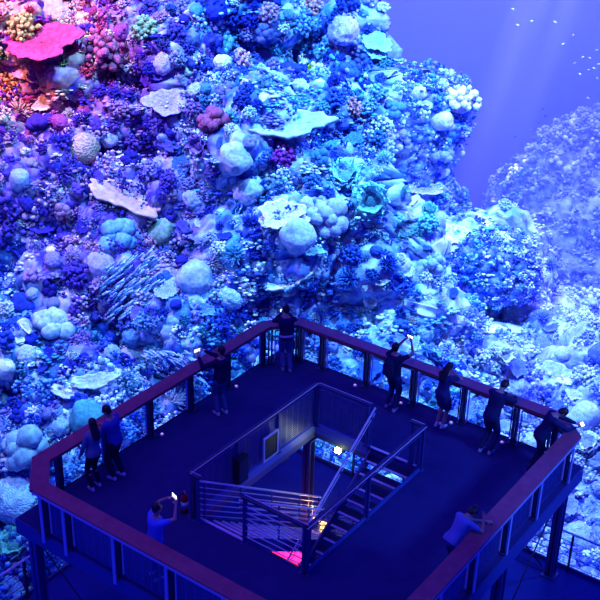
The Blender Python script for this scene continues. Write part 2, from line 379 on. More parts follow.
MB().tube([(.03, 0, .58), (.1, -.05, .55), (.12, -.06, .4), (.1, -.05, .25)], .012, 8).build('hose', M['black'], ex, True)
lathe_obj('foot_ring', [(.09, 0), (.095, .0), (.092, .04)], M['black'], ex)

# info plates fixed behind the mesh guard
t = empty('equipment_box', 'dark equipment box behind the left mesh guard of the stairs', 'box', loc=(4.8, 2.62, .0))
kid(MB().box((4.66, 2.56, .12), (4.98, 2.7, .72)).build('casing', M['black']), t)
kid(MB().box((4.69, 2.70, .16), (4.95, 2.71, .68)).build('door', M['dark']), t)
t = empty('small_display_frame', 'small dark board with pale frame on the left mesh guard', 'board', loc=(3.8, 2.6, .1))
kid(MB().box((3.55, 2.56, .12), (4.0, 2.585, .66)).build('board', M['black']), t)
mb = MB(); [mb.box(a, b) for a, b in (((3.53, 2.56, .10), (4.02, 2.6, .13)), ((3.53, 2.56, .65), (4.02, 2.6, .68)), ((3.53, 2.56, .13), (3.56, 2.6, .65)), ((3.99, 2.56, .13), (4.02, 2.6, .65)))]
kid(mb.build('frame', M['steel']), t)

# little floor lights at the feet of the posts
def floor_light(x, y, lab):
    t = empty('floor_light', lab, 'floor light', 'little floor lights at the railing posts', loc=(x, y, 0))
    lathe_obj('base', [(.045, 0), (.05, .01), (.045, .03), (.03, .035)], M['steel'], t, 12)
    lathe_obj('lens', [(.028, .035), (.026, .05), (.012, .058)], M['dot'], t, 12)
for x, y in ((1.92, .16), (.16, 2.3), (.16, 3.55), (.16, 4.85), (.16, 6.1), (4.45, .16)):
    floor_light(x, y, 'tiny pinkish floor light at the foot of a railing post')
# ------------------------------------------------------------------ people
def frame_from(d, hint=Vector((1, 0, 0))):
    d = d.normalized(); x = (hint-d*hint.dot(d))
    if x.length < 1e-3: x = Vector((0, 1, 0)).cross(d)
    x.normalize(); return x, d.cross(x), d
def p_cone(mb, a, b, ra, rb, n=12, sq=1.0, hint=Vector((1, 0, 0))):
    a, b = Vector(a), Vector(b); x, y, d = frame_from(b-a, hint); rings = []
    for t in (-.999, -.8, -.45): rings.append((a+d*ra*t, ra*math.sqrt(1-t*t)))
    rings += [(a, ra), (a.lerp(b, .5), (ra+rb)/2), (b, rb)]
    for t in (.45, .8, .999): rings.append((b+d*rb*t, rb*math.sqrt(1-t*t)))
    vs = [c+(x*math.cos(2*PI*j/n)+y*math.sin(2*PI*j/n)*sq)*r for c, r in rings for j in range(n)]; k = len(rings)
    fs = [(i*n+j, i*n+(j+1) % n, (i+1)*n+(j+1) % n, (i+1)*n+j) for i in range(k-1) for j in range(n)] + [tuple(range(n))[::-1], tuple((k-1)*n+j for j in range(n))]
    mb.add(vs, fs)
def p_ell(mb, c, r, R=Matrix.Identity(3), n=14, m=9):
    c = Vector(c); vs = []; 
    for i in range(m):
        a = PI*(i+.02)/(m-1+.04)
        for j in range(n):
            b = 2*PI*j/n; vs.append(c+R@Vector((r[0]*math.sin(a)*math.cos(b), r[1]*math.sin(a)*math.sin(b), -r[2]*math.cos(a))))
    fs = [(i*n+j, i*n+(j+1) % n, (i+1)*n+(j+1) % n, (i+1)*n+j) for i in range(m-1) for j in range(n)] + [tuple(range(n))[::-1], tuple((m-1)*n+j for j in range(n))]
    mb.add(vs, fs)
def p_loft(mb, secs, n=20):
    """secs: (centre, halfwidth, halfdepth, xdir, ydir)"""
    vs = []
    for c, w, dd, x, y in secs:
        for j in range(n):
            a = 2*PI*j/n; ca, sa = math.cos(a), math.sin(a)
            vs.append(Vector(c)+x*w*math.copysign(abs(ca)**.85, ca)+y*dd*math.copysign(abs(sa)**.85, sa))
    k = len(secs)
    fs = [(i*n+j, i*n+(j+1) % n, (i+1)*n+(j+1) % n, (i+1)*n+j) for i in range(k-1) for j in range(n)] + [tuple(range(n))[::-1], tuple((k-1)*n+j for j in range(n))]
    mb.add(vs, fs)
def fuse(mb, name, material, parent, voxel, smooth=3):
    me = bpy.data.meshes.new(name+'_src'); me.from_pydata([tuple(v) for v in mb.v], [], mb.f); me.update()
    import bmesh
    bm = bmesh.new(); bm.from_mesh(me); bmesh.ops.recalc_face_normals(bm, faces=bm.faces); bm.to_mesh(me); bm.free()
    o = bpy.data.objects.new(name, me); COL.objects.link(o)
    r = o.modifiers.new('r', 'REMESH'); r.mode = 'VOXEL'; r.voxel_size = voxel; r.use_smooth_shade = True
    s = o.modifiers.new('s', 'SMOOTH'); s.factor = .5; s.iterations = smooth
    dg = bpy.context.evaluated_depsgraph_get(); me2 = bpy.data.meshes.new_from_object(o.evaluated_get(dg)); o.modifiers.clear(); o.data = me2
    bpy.data.meshes.remove(me); me2.name = name; me2.materials.clear(); me2.materials.append(material)
    me2.polygons.foreach_set('use_smooth', [True]*len(me2.polygons)); o.parent = parent
    return o
def ik(a, t, l1, l2, pole):
    a, t = Vector(a), Vector(t); d = t-a; L = min(d.length, (l1+l2)*.995); d.normalize(); t = a+d*L
    x = (l1*l1-l2*l2+L*L)/(2*L); h = math.sqrt(max(l1*l1-x*x, 0)); p = Vector(pole); p = (p-d*p.dot(d)).normalized()
    return a+d*x+p*h, t
def person(label, loc, yaw, H=1.75, pelvis=None, lean=0, side=0, headp=0, heady=0, hands=None, palms=None, feet=((-.09, 0), (.09, 0)), female=False,
           top=(.05, .05, .1), bottom=(.04, .05, .12), sleeves='long', hairstyle='short', legs='trousers', extras=(), poles=None, belt=None, shoe=(.6, .6, .65), knee=(0, 1, 0), curl=.9):
    root = empty('person', label, 'person', loc=loc); root.rotation_euler = (0, 0, yaw)
    k = H/1.75; V = Vector
    pel = V(pelvis) if pelvis else V((0, 0, .93*k))
    la, sa = math.radians(lean), math.radians(side)
    up = V((math.sin(sa), math.sin(la)*math.cos(sa), math.cos(la)*math.cos(sa))).normalized()
    x = V((1, 0, 0)); x = (x-up*x.dot(up)).normalized(); y = up.cross(x)
    sw = (.17 if female else .195)*k; hw = (.165 if female else .155)*k; ww = (.12 if female else .145)*k
    secs = [(-.13, hw*.62, .09), (-.06, hw*.98, .115), (.02, hw, .12), (.12, ww*1.05, .10), (.2, ww, .095), (.3, ww*1.12, .11), (.4, sw*.92, .12), (.46, sw*.86, .10), (.50, sw*.55, .075), (.53, .062, .06)]
    def torso(inf, lo=0, hi=len(secs)): return [(pel+up*(z*k)+y*(.01*k), w+inf, d*k+inf, x, y) for z, w, d in secs[lo:hi]]
    sh = {s: pel+up*.455*k+x*s*(sw-.02) for s in (-1, 1)}
    neck0 = pel+up*.5*k; hp = math.radians(headp); hy = math.radians(heady)
    hup = (up*math.cos(hp)+y*math.sin(hp)).normalized() if headp else (up*.75+V((0, 0, .25))).normalized()
    hf = V((math.sin(hy), math.cos(hy), 0)); hf = (hf-hup*hf.dot(hup)).normalized(); hx = hf.cross(hup)
    hc = neck0+up*.05*k+hup*.135*k+hf*.015; R = Matrix((hx, hf, hup)).transposed()
    body = MB(); p_loft(body, torso(0)); p_cone(body, neck0, hc-hup*.05, .052*k, .05*k)
    # head with a face
    p_ell(body, hc+hup*.015, (.074*k, .092*k, .095*k), R); p_ell(body, hc+R@V((0, .022, -.055))*k, (.052*k, .06*k, .055*k), R)
    p_cone(body, hc+R@V((0, .088, .02))*k, hc+R@V((0, .108, -.018))*k, .008*k, .014*k, 8)
    p_ell(body, hc+R@V((0, .078, -.058))*k, (.024*k, .012*k, .009*k), R, 8, 5)
    for s in (-1, 1):
        p_ell(body, hc+R@V((s*.076, -.004, 0))*k, (.009*k, .018*k, .03*k), R, 8, 6)
        p_ell(body, hc+R@V((s*.031, .083, .028))*k, (.017*k, .01*k, .008*k), R, 8, 5)
    # arms and hands
    if hands is None: hands = {-1: (-.24, .03, .80), 1: (.24, .03, .80)}
    arm = {}
    for s in (-1, 1):
        pole = (poles or {}).get(s, (s*.6, -.4, -.7))
        el, wr = ik(sh[s], hands[s], .29*k, .255*k, pole); arm[s] = (el, wr)
        rr = .85 if female else 1
        p_cone(body, sh[s], el, .05*k*rr, .038*k*rr); p_cone(body, el, wr, .038*k*rr, .025*k*rr)
        fd = (wr-el).normalized()
        pd = V((palms or {}).get(s, (-s, 0, 0))); pd = (pd-fd*pd.dot(fd)).normalized(); sx = fd.cross(pd)   # pd: palm normal
        pc = wr+fd*.045*k
        p_cone(body, wr, wr+fd*.075*k+sx*.0, .026*k, .036*k, 10, .45, sx)
        for q, (off, ln) in enumerate(((-.03, .06), (-.01, .072), (.01, .068), (.03, .052))):
            a = wr+fd*.088*k+sx*off*k; c1 = curl*.6; b = a+(fd*math.cos(c1)+pd*math.sin(c1))*ln*.5*k; c2 = curl*1.5; c = b+(fd*math.cos(c2)+pd*math.sin(c2))*ln*.5*k
            p_cone(body, a-fd*.02, b, .0095*k, .0085*k, 8); p_cone(body, b, c, .0085*k, .007*k, 8)
        ts = -1 if (sx.dot(V((0, 0, 1))) < 0) else 1
        a = wr+fd*.025*k+sx*ts*.026*k; b = a+(fd*.6+sx*ts*.6+pd*.4).normalized()*.04*k; c = b+(fd*.8+pd*.6).normalized()*.03*k
        p_cone(body, a, b, .013*k, .011*k, 8); p_cone(body, b, c, .011*k, .008*k, 8)
    # legs
    lg = {}
    for s, f in zip((-1, 1), feet):
        hj = pel+V((s*.085*k, 0, -.04*k)); an = V((f[0], f[1], .085*k + (f[2] if len(f) > 2 else 0)))
        kn, an = ik(hj, an, .42*k, .43*k, knee); lg[s] = (hj, kn, an)
        p_cone(body, hj, kn, .082*k, .054*k); p_cone(body, kn+V((0, -.008, -.02)), kn.lerp(an, .3)+V((0, -.015, 0)), .052*k, .054*k); p_cone(body, kn.lerp(an, .3), an, .052*k, .036*k)
        p_cone(body, an+V((0, -.02, -.04*k)), an+V((0, .12*k, -.055*k)), .035*k, .028*k)
    fuse(body, 'body', M['skin'], root, .0085, 3)
    # top
    T = cloth('top_cloth', top); mb = MB()
    p_loft(mb, torso(.016, 2, 9)); lo = torso(.022, 1, 3)
    p_loft(mb, [torso(.024, 1, 2)[0]]+torso(.018, 2, 4))
    for s in (-1, 1):
        el, wr = arm[s]; p_cone(mb, sh[s]-up*.01, el if sleeves != 'short' else sh[s].lerp(el, .62), .066*k, .053*k)
        if sleeves == 'long': p_cone(mb, el, el.lerp(wr, .9), .052*k, .037*k)
        p_cone(mb, sh[s].lerp(neck0, .55)-up*.02, sh[s], .055*k, .06*k)
    fuse(mb, 'shirt' if legs != 'dress' else 'dress', T, root, .013, 4) if legs != 'dress' else None
    Bm = cloth('leg_cloth', bottom)
    if legs == 'dress':
        z = V((0, 0, 1)); mid = (lg[-1][1]+lg[1][1])/2
        c0 = pel-up*.05
        p_loft(mb, [(pel+up*.1, ww+.02, .12*k, x, y), (pel, hw+.03, .145*k, x, y), (pel.lerp(mid, .4), hw+.035, .16*k, x, y), (pel.lerp(mid, .8)-z*.01, hw+.01, .15*k, x, y), (mid-z*.0, hw*.92, .13*k, x, y)])
        fuse(mb, 'dress', T, root, .013, 4)
    else:
        mb = MB(); p_loft(mb, torso(.012, 0, 4))
        for s in (-1, 1):
            hj, kn, an = lg[s]; w = 1.12 if legs == 'trousers' else 1.0
            p_cone(mb, hj, kn, .094*k*w, .066*k*w)
            if legs == 'shorts': continue
            p_cone(mb, kn, an+V((0, 0, .05)), .066*k*w, .05*k*w)
        fuse(mb, 'trousers' if legs == 'trousers' else legs, Bm, root, .013, 4)
    if belt:
        mb = MB(); p_loft(mb, [(pel+up*(.03)*k, hw+.03, .12*k+.03, x, y), (pel+up*.075*k, hw+.022, .112*k+.03, x, y)]); fuse(mb, 'shirt_hem', cloth('hem_cloth', belt), root, .012, 1)
    S = mat('shoe_leather', shoe, .5)
    for s in (-1, 1):
        hj, kn, an = lg[s]; mb = MB(); a = an+V((0, -.02, -.045*k))
        p_cone(mb, V((a.x, a.y-.02, an.z-.048*k)), V((a.x, a.y+.15*k, an.z-.056*k)), .04*k, .032*k, 12, 1.0); p_cone(mb, a, an+V((0, -.005, .01)), .042*k, .042*k)
        fuse(mb, 'shoe', S, root, .011, 2)
    # hair
    mb = MB(); p_ell(mb, hc+R@V((0, -.016, .032))*k, (.087*k, .096*k, .097*k), R)
    if hairstyle == 'long':
        p_ell(mb, hc+R@V((0, -.05, -.03))*k, (.088*k, .065*k, .11*k), R)
        b0 = hc+R@V((0, -.065, -.05))*k; b1 = neck0-up*.12*k-y*.135*k
        p_loft(mb, [(b0, .085*k, .05*k, hx, hf), (b0.lerp(b1, .5), .1*k, .045*k, x, y), (b1, .085*k, .035*k, x, y), (b1-up*.05*k, .04*k, .02*k, x, y)])
    elif hairstyle == 'bun':
        p_ell(mb, hc+R@V((0, -.105, .06))*k, (.045*k, .045*k, .045*k), R, 10, 7)
        p_ell(mb, hc+R@V((0, -.045, -.02))*k, (.083*k, .06*k, .09*k), R)
    else:
        p_ell(mb, hc+R@V((0, -.045, -.01))*k, (.081*k, .055*k, .075*k), R)
    fuse(mb, 'hair', M['hair'], root, .011, 2)
    for s in (-1, 1):
        e = MB(); p_ell(e, hc+R@V((s*.031, .089, .03))*k, (.009*k, .006*k, .005*k), R, 8, 5); e.build('eye', M['black'], root, True)
    Mw = Matrix.Translation(Vector(loc)) @ Matrix.Rotation(yaw, 4, 'Z')
    return dict(root=root, Mw=Mw, pel=pel, up=up, x=x, y=y, arm=arm, hc=hc, neck=neck0, k=k)
def yaw_to(dx, dy): return math.atan2(-dx, dy)       # local +y turned to (dx, dy)
def phone(P, pos, label, normal=(0, 1, 0)):
    """phone held between the hands; pos local, wide side across x"""
    M3 = P['Mw']; c = M3 @ Vector(pos)
    t = empty('smartphone', label, 'phone', loc=c); nd = Vector(normal).normalized(); q = (M3.to_3x3() @ nd).to_track_quat('Y', 'Z'); t.rotation_euler = q.to_euler()
    mb = MB(); mb.box((-.078, -.004, -.038), (.078, .004, .038)); mb.build('case', M['black'], t)
    MB().box((-.072, -.0052, -.034), (.072, -.0045, .034)).build('screen', M['screen'], t)
    lathe_o = MB(); lathe_o.box((-.07, .0041, .015), (-.05, .006, .032)); lathe_o.build('camera_bump', M['dark'], t)
    return t
def backpack(P, label, colr):
    k = P['k']; pel, up, x, y = P['pel'], P['up'], P['x'], P['y']
    t = empty('backpack', label, 'backpack', loc=P['Mw'] @ (pel+up*.2-y*.2)); C = cloth('pack_cloth', colr)
    W = lambda o: (setattr(o, 'matrix_world', Matrix.Identity(4)), o)[1]
    def add(mb, name, vox=.014):
        o = fuse(mb, name, C, None, vox, 4)
        o.data.transform(P['Mw']); o.data.transform(Matrix.Translation(-t.location)); o.parent = t; return o
    mb = MB(); p_loft(mb, [(pel+up*(z*k)-y*(.12+dd)*k, w*k, dd*k, x, y) for z, w, dd in ((.04, .10, .05), (.08, .14, .085), (.25, .15, .09), (.38, .135, .08), (.45, .09, .05))]); add(mb, 'bag_body')
    mb = MB(); p_loft(mb, [(pel+up*(z*k)-y*(.285)*k, w*k, dd*k, x, y) for z, w, dd in ((.08, .09, .02), (.12, .115, .04), (.22, .11, .035), (.26, .08, .02))]); add(mb, 'front_pocket')
    for s in (-1, 1):
        mb = MB(); a = pel+x*s*.1*k; pts = [a+up*.42*k-y*.13*k, a+up*.505*k-y*.02*k+x*s*.0, a+up*.44*k+y*.135*k, a+up*.28*k+y*.14*k, a+up*.15*k-y*.02*k+x*s*.08*k, a+up*.1*k-y*.12*k]
        for p_, q_ in zip(pts[:-1], pts[1:]): p_cone(mb, p_, q_, .018, .018, 8)
        add(mb, 'strap', .01)
    return t

# 1 the man at the far corner, elbows on the rail, one leg crossed
P = person('person in dark hooded top and jeans standing alone at the far corner, seen from behind', (.60, .60, 0), yaw_to(-1, -1.05), 1.74, lean=5, pelvis=(0, -.02, .93),
       hands={-1: (-.06, .36, 1.36), 1: (.07, .36, 1.36)}, palms={-1: (.6, 0, .6), 1: (-.6, 0, .6)}, poles={-1: (-.8, -.2, -.6), 1: (.8, -.2, -.6)}, feet=((-.07, .02), (.1, -.06)),
       top=(.02, .022, .09), bottom=(.08, .10, .3), belt=(.5, .5, .6), shoe=(.2, .2, .35), headp=14)
phone(P, (0, .47, 1.38), 'small phone held close by the person at the far corner')
# 2 photographer on the left side
P = person('person in dark clothes lifting a glowing phone by the left railing', (3.02, .62, 0), yaw_to(-.22, -1), 1.74, lean=0, side=2,
       hands={-1: (-.40, .26, 1.50), 1: (-.24, .30, 1.58)}, palms={-1: (1, .3, 0), 1: (-1, .3, 0)}, poles={-1: (-1, -.2, -.6), 1: (.3, -.2, -1)}, feet=((-.09, .02), (.1, -.03)),
       top=(.02, .02, .07), bottom=(.06, .08, .24), heady=-25, shoe=(.5, .5, .6))
P['root']['label'] = 'person in dark top and jeans at the far left railing, photographing with raised arms'
phone(P, (-.36, .36, 1.60), 'glowing phone held up by the photographer at the left railing', (.1, 1, .1))
# 3 couple
person('woman with long dark hair and grey-blue top, left one of the couple at the railing', (6.66, .42, 0), yaw_to(-.12, -1), 1.64, female=True, lean=3, side=4, feet=((-.1, 0), (.09, .03)),
       hands={-1: (-.22, .14, .82), 1: (.1, .33, 1.02)}, top=(.16, .25, .36), bottom=(.02, .02, .05), hairstyle='long', legs='leggings', sleeves='long', heady=15, shoe=(.6, .6, .7))
person('taller man in blue shirt and dark trousers, right one of the couple at the railing', (6.14, .50, 0), yaw_to(.16, -1), 1.76, lean=6, side=-5, feet=((-.1, .03), (.11, -.04)),
       hands={-1: (-.1, .38, 1.08), 1: (.13, .38, 1.08)}, top=(.05, .08, .42), bottom=(.02, .02, .06), headp=16, heady=-14, sleeves='long', shoe=(.75, .75, .8))
# 4 backpacker
P = person('person with a backpack holding a phone overhead at the far right railing', (.50, 3.50, 0), yaw_to(-1, .1), 1.74, lean=1, feet=((-.12, .02), (.11, -.02)),
       hands={-1: (.04, .30, 1.72), 1: (.25, .24, 1.72)}, palms={-1: (.9, .3, 0), 1: (-.9, .3, 0)}, poles={-1: (-.6, .2, -.8), 1: (1, -.1, -.3)}, top=(.02, .022, .09), bottom=(.03, .035, .12), shoe=(.35, .35, .5), sleeves='short', headp=-4)
phone(P, (.145, .32, 1.80), 'phone with lit screen held overhead by the person with the backpack', (0, 1, -.1))
backpack(P, 'dark backpack worn by the person raising a phone', (.02, .022, .08))
# 5 woman in a dress
person('woman with long dark hair in a knee-length dress, standing at the far right railing', (.46, 4.72, 0), yaw_to(-1, .25), 1.66, female=True, lean=5, side=3, feet=((-.07, 0), (.07, .03)),
       hands={-1: (.02, .24, 1.22), 1: (.10, .18, 1.40)}, palms={1: (-1, .1, .1)}, poles={-1: (-.5, .3, -1), 1: (.8, .3, -.7)}, top=(.03, .035, .15), hairstyle='long', legs='dress', sleeves='short', shoe=(.7, .7, .8), headp=18)
# 6 man leaning on the rail
person('man in dark hooded jacket leaning forward on the far right railing', (.62, 6.0, 0), yaw_to(-1, .15), 1.80, pelvis=(0, -.03, .93), lean=24, feet=((-.1, -.12), (.1, -.06)),
       hands={-1: (-.08, .62, 1.16), 1: (.12, .62, 1.16)}, palms={-1: (.2, 0, -1), 1: (-.2, 0, -1)}, poles={-1: (-.9, .1, -.5), 1: (.9, .1, -.5)}, top=(.025, .028, .1), bottom=(.03, .035, .11), headp=36, shoe=(.5, .5, .6))
# 7 man bent over the right corner with a phone
P = person('man bent over the right corner of the railing holding out a phone', (.64, 7.16, 0), yaw_to(-.80, 1), 1.76, pelvis=(0, -.05, .93), lean=27, feet=((-.12, -.1), (.12, -.22)),
       hands={-1: (-.02, .66, 1.17), 1: (.12, .62, 1.16)}, palms={-1: (.3, 0, 1), 1: (-.6, 0, 1)}, poles={-1: (-.9, .1, -.5), 1: (.9, .1, -.6)}, top=(.025, .028, .1), bottom=(.02, .025, .08), headp=48, shoe=(.1, .1, .12), curl=.6)
phone(P, (.06, .76, 1.20), 'phone held over the right corner of the railing', (0, .5, -1))
# 8 woman leaning on the near right rail
person('woman with tied dark hair bent over the near right railing, chin on her hand', (4.64, 7.31, 0), yaw_to(-1, .35), 1.66, female=True, pelvis=(0, -.04, .88), lean=36, feet=((-.1, -.06), (.1, -.14)),
       hands={-1: (.16, .60, 1.12), 1: (.22, .46, 1.28)}, palms={-1: (.2, 0, -1), 1: (0, -1, .2)}, poles={-1: (-.3, .1, -1), 1: (.9, .5, -.8)}, top=(.16, .28, .6), bottom=(.04, .06, .2), hairstyle='bun', sleeves='short', headp=50, legs='leggings')
# 9 photographer at the near left rail
P = person('person in blue shirt at the near left railing, both arms raised around a phone', (7.86, 3.14, 0), yaw_to(-1.2, .35), 1.64, lean=6, pelvis=(0, 0, .86), feet=((-.1, 0), (.1, -.03)),
       hands={-1: (-.06, .36, 1.56), 1: (.2, .34, 1.56)}, palms={-1: (.9, .3, 0), 1: (-.9, .3, 0)}, poles={-1: (-1, .2, -.3), 1: (1, .2, -.3)}, top=(.1, .2, .8), bottom=(.03, .04, .12), sleeves='short', heady=8)
phone(P, (.07, .40, 1.66), 'bright phone held up by the person at the near left railing', (0, 1, 0))

# ------------------------------------------------------------------ the reef
def sstep(a, b, x): t = np.clip((x-a)/(b-a), 0, 1); return t*t*(3-2*t)
W_ = np.array([0, .1, .22, .36, .5, .64, .78, .88, 1.])
PL = np.array([(10, -12.5), (24, -11), (29, -9), (33.5, -6), (37, -2.6), (40, 1), (42.5, 5), (44.5, 8.5), (49, 10.5)], float)
PM = np.array([(10, -12.5), (24, -11.5), (31, -9.8), (37, -8.1), (42, -7.3), (46.5, -7.3), (49, -7.6), (54, -10.5), (62, -13)], float)
PR = np.array([(10, -12.5), (24, -11.8), (30, -10.8), (36, -9.8), (40, -9.4), (43, -9.7), (46, -11), (54, -12.6), (64, -13)], float)
PF = np.array([(10, -12.5), (24, -12), (30, -11.6), (36, -11), (40, -11.5), (44, -12.4), (50, -13), (56, -13), (66, -13)], float)
def prof(Pt, w): return np.stack([np.interp(w, W_, Pt[:, 0]), np.interp(w, W_, Pt[:, 1])], -1)
def hash3(I, k=0):
    I = I.astype(np.int64); h = (I[..., 0]*374761393 + I[..., 1]*668265263 + I[..., 2]*2147483647 + k*1274126177) & 0xffffffff
    h = ((h ^ (h >> 13))*1274126177) & 0xffffffff; h = ((h ^ (h >> 16))*2246822519) & 0xffffffff
    return (h & 0xffffff)/float(0xffffff)
def cell(P, c, seed=0):
    Q = P/c; B = np.floor(Q); best = np.full(len(P), 9.); idn = np.zeros((len(P), 3))
    for dx in (-1, 0, 1):
        for dy in (-1, 0, 1):
            for dz in (-1, 0, 1):
                I = B+np.array([dx, dy, dz]); f = I+np.stack([hash3(I, seed+k) for k in range(3)], -1)*.8+.1
                d = np.linalg.norm(Q-f, axis=1); mk = d < best; best[mk] = d[mk]; idn[mk] = I[mk]
    return best, idn
def domes(P, c, seed, r=.75):
    F, I = cell(P, c, seed); return np.sqrt(np.clip(1-(F/r)**2, 0, 1)), I
def vnoise(P, c, seed):
    Q = P/c; B = np.floor(Q); f = Q-B; f = f*f*(3-2*f); o = 0
    for dx in (0, 1):
        for dy in (0, 1):
            for dz in (0, 1):
                w = (f[:, 0] if dx else 1-f[:, 0])*(f[:, 1] if dy else 1-f[:, 1])*(f[:, 2] if dz else 1-f[:, 2])
                o = o+w*hash3(B+np.array([dx, dy, dz]), seed)
    return o
def palette(P, I, seed=5):
    """pigment of the growth by where on the reef it lives (s, d, z) and by colony"""
    s, z = P[:, 0]/np.maximum(P[:, 1], 1)*40, P[:, 2]; n = vnoise(P, 3.5, 77)-.5; h = hash3(I, seed); h2 = hash3(I, seed+3)
    col = np.zeros((len(P), 3))
    pal = {
     'warm': [(.5, .05, .09), (.8, .3, .25), (.3, .03, .2), (.8, .5, .3), (.20, .02, .2), (.45, .12, .4), (.08, .02, .3), (.5, .42, .12)],
     'violet': [(.12, .05, .38), (.5, .3, .55), (.04, .02, .28), (.75, .58, .7), (.07, .03, .28), (.48, .22, .38), (.03, .02, .26), (.26, .18, .5)],
     'blue': [(.03, .09, .5), (.4, .58, .75), (.015, .03, .35), (.12, .3, .6), (.75, .82, .86), (.02, .05, .4), (.08, .32, .5), (.2, .2, .55)],
     'bright': [(.18, .42, .75), (.85, .92, .9), (.04, .14, .6), (.45, .68, .84), (.16, .5, .6), (.9, .95, .88), (.03, .07, .55), (.28, .36, .8)],
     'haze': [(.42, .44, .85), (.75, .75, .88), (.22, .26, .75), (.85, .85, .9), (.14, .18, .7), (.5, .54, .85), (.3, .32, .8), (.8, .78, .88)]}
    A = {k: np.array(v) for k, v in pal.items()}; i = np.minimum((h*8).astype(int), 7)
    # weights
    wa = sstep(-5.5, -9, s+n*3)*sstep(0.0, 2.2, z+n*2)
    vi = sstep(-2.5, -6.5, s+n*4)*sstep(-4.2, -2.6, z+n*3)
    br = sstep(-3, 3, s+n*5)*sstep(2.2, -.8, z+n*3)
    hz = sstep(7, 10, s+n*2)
    col = A['blue'][i]
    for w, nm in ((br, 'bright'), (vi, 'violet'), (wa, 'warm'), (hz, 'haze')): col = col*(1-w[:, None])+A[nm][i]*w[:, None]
    return col*(.75+.4*h2[:, None])
NS, NW = 780, 860
sg = np.linspace(-.5, .5, NS); wg = np.linspace(0.04, 1, NW)
Sg, Wg = np.meshgrid(sg, wg)
SA, WAr = Sg.ravel(), Wg.ravel()
s40 = SA*40
nz = (vnoise(np.stack([SA*20, WAr*10, 0*SA], -1), 1.6, 3)-.5)
edge = np.interp(WAr, [0, .5, .58, .64, .70, .74, .77, .82, 1], [4.5, 4.2, 3.3, 3.2, 3.2, 2.6, 1.2, .6, .6])+nz*.5
soft = 1-sstep(.42, .6, WAr)
t1 = sstep(-.25, .25, (s40-edge)/(1+soft*8)); t2 = sstep(6.5, 9.5, s40+nz); t3 = sstep(11, 18, s40)
Q = prof(PL, WAr)*(1-t1)[:, None]+prof(PM, WAr)*t1[:, None]; Q = Q*(1-t2)[:, None]+prof(PR, WAr)*t2[:, None]; Q = Q*(1-t3)[:, None]+prof(PF, WAr)*t3[:, None]
base = np.stack([SA*Q[:, 0], Q[:, 0], Q[:, 1]], -1)
def normals(B):
    G = B.reshape(NW, NS, 3); a = np.gradient(G, axis=0); b = np.gradient(G, axis=1); n = np.cross(b, a).reshape(-1, 3); n /= np.linalg.norm(n, axis=1)[:, None]+1e-9
    return n
N0 = normals(base); N0[N0[:, 2] < 0] *= 1
_Pw = np.stack([base[:, 0], base[:, 1], base[:, 2]-CAMZ], -1); _ct, _st = math.cos(TH), math.sin(TH)
_zf = _Pw[:, 1]*_ct-_Pw[:, 2]*_st; _yu = _Pw[:, 1]*_st+_Pw[:, 2]*_ct; PX = 300+FPX*_Pw[:, 0]/_zf; PY = 300-FPX*_yu/_zf
SANDS = [(404, 303, 468, 325, 8), (472, 323, 528, 331, 10), (432, 250, 466, 241, 9), (537, 373, 570, 385, 5)]
sandm = np.zeros(len(PX))
for _x0, _y0, _x1, _y1, _w in SANDS:
    _t = np.clip(((PX-_x0)*(_x1-_x0)+(PY-_y0)*(_y1-_y0))/((_x1-_x0)**2+(_y1-_y0)**2), 0, 1); _dd = np.hypot((PX-_x0-_t*(_x1-_x0))*.6, PY-_y0-_t*(_y1-_y0)); sandm = np.maximum(sandm, 1-sstep(_w*.8, _w*2.2, _dd))
steep = sstep(.04, .2, WAr)*(1-.93*sandm)
_g = np.linalg.norm(np.gradient(base.reshape(NW, NS, 3), axis=1), axis=2); _k = _g.copy()
for _i in range(1, 7): _k[:, _i:] = np.maximum(_k[:, _i:], _g[:, :-_i]); _k[:, :-_i] = np.maximum(_k[:, :-_i], _g[:, _i:])
steep = steep*np.clip(.14/np.maximum(_k.ravel(), .05), 0, 1)**2
D = base.copy()
h, I1 = domes(D, 5.0, 1, .8); D = D+N0*(h*1.5*steep)[:, None]
D = D+N0*((vnoise(D, 2.2, 9)-.5)*2.6*steep)[:, None]
# caves and gullies in the slope
for cx_, cy_, rx_, ry_, dp in ((165, 8, 26, 30, 2.2), (118, 82, 34, 18, 1.8), (262, 66, 40, 17, 2.6), (216, 160, 30, 14, 1.8), (122, 224, 34, 12, 1.6), (60, 150, 16, 24, 1.2), (192, 100, 12, 24, 1.4), (330, 262, 30, 20, 1.4), (395, 112, 16, 26, 1.6),
                             (30, 288, 30, 16, 1.3), (60, 345, 40, 12, 1.2), (330, 305, 34, 20, 1.3), (405, 290, 28, 14, 1.2), (150, 405, 40, 22, 1.2), (240, 250, 30, 10, 1.1), (20, 415, 30, 16, 1.2), (540, 345, 40, 14, 1.1), (560, 480, 26, 20, .9), (88, 8, 20, 14, 1.2), (384, 180, 18, 12, 1.1)):
    D = D-(N0*.6+np.array([0, -.5, -.2]))*(dp*np.exp(-(((PX-cx_)/rx_)**2+((PY-cy_)/ry_)**2)**1.5)*steep)[:, None]

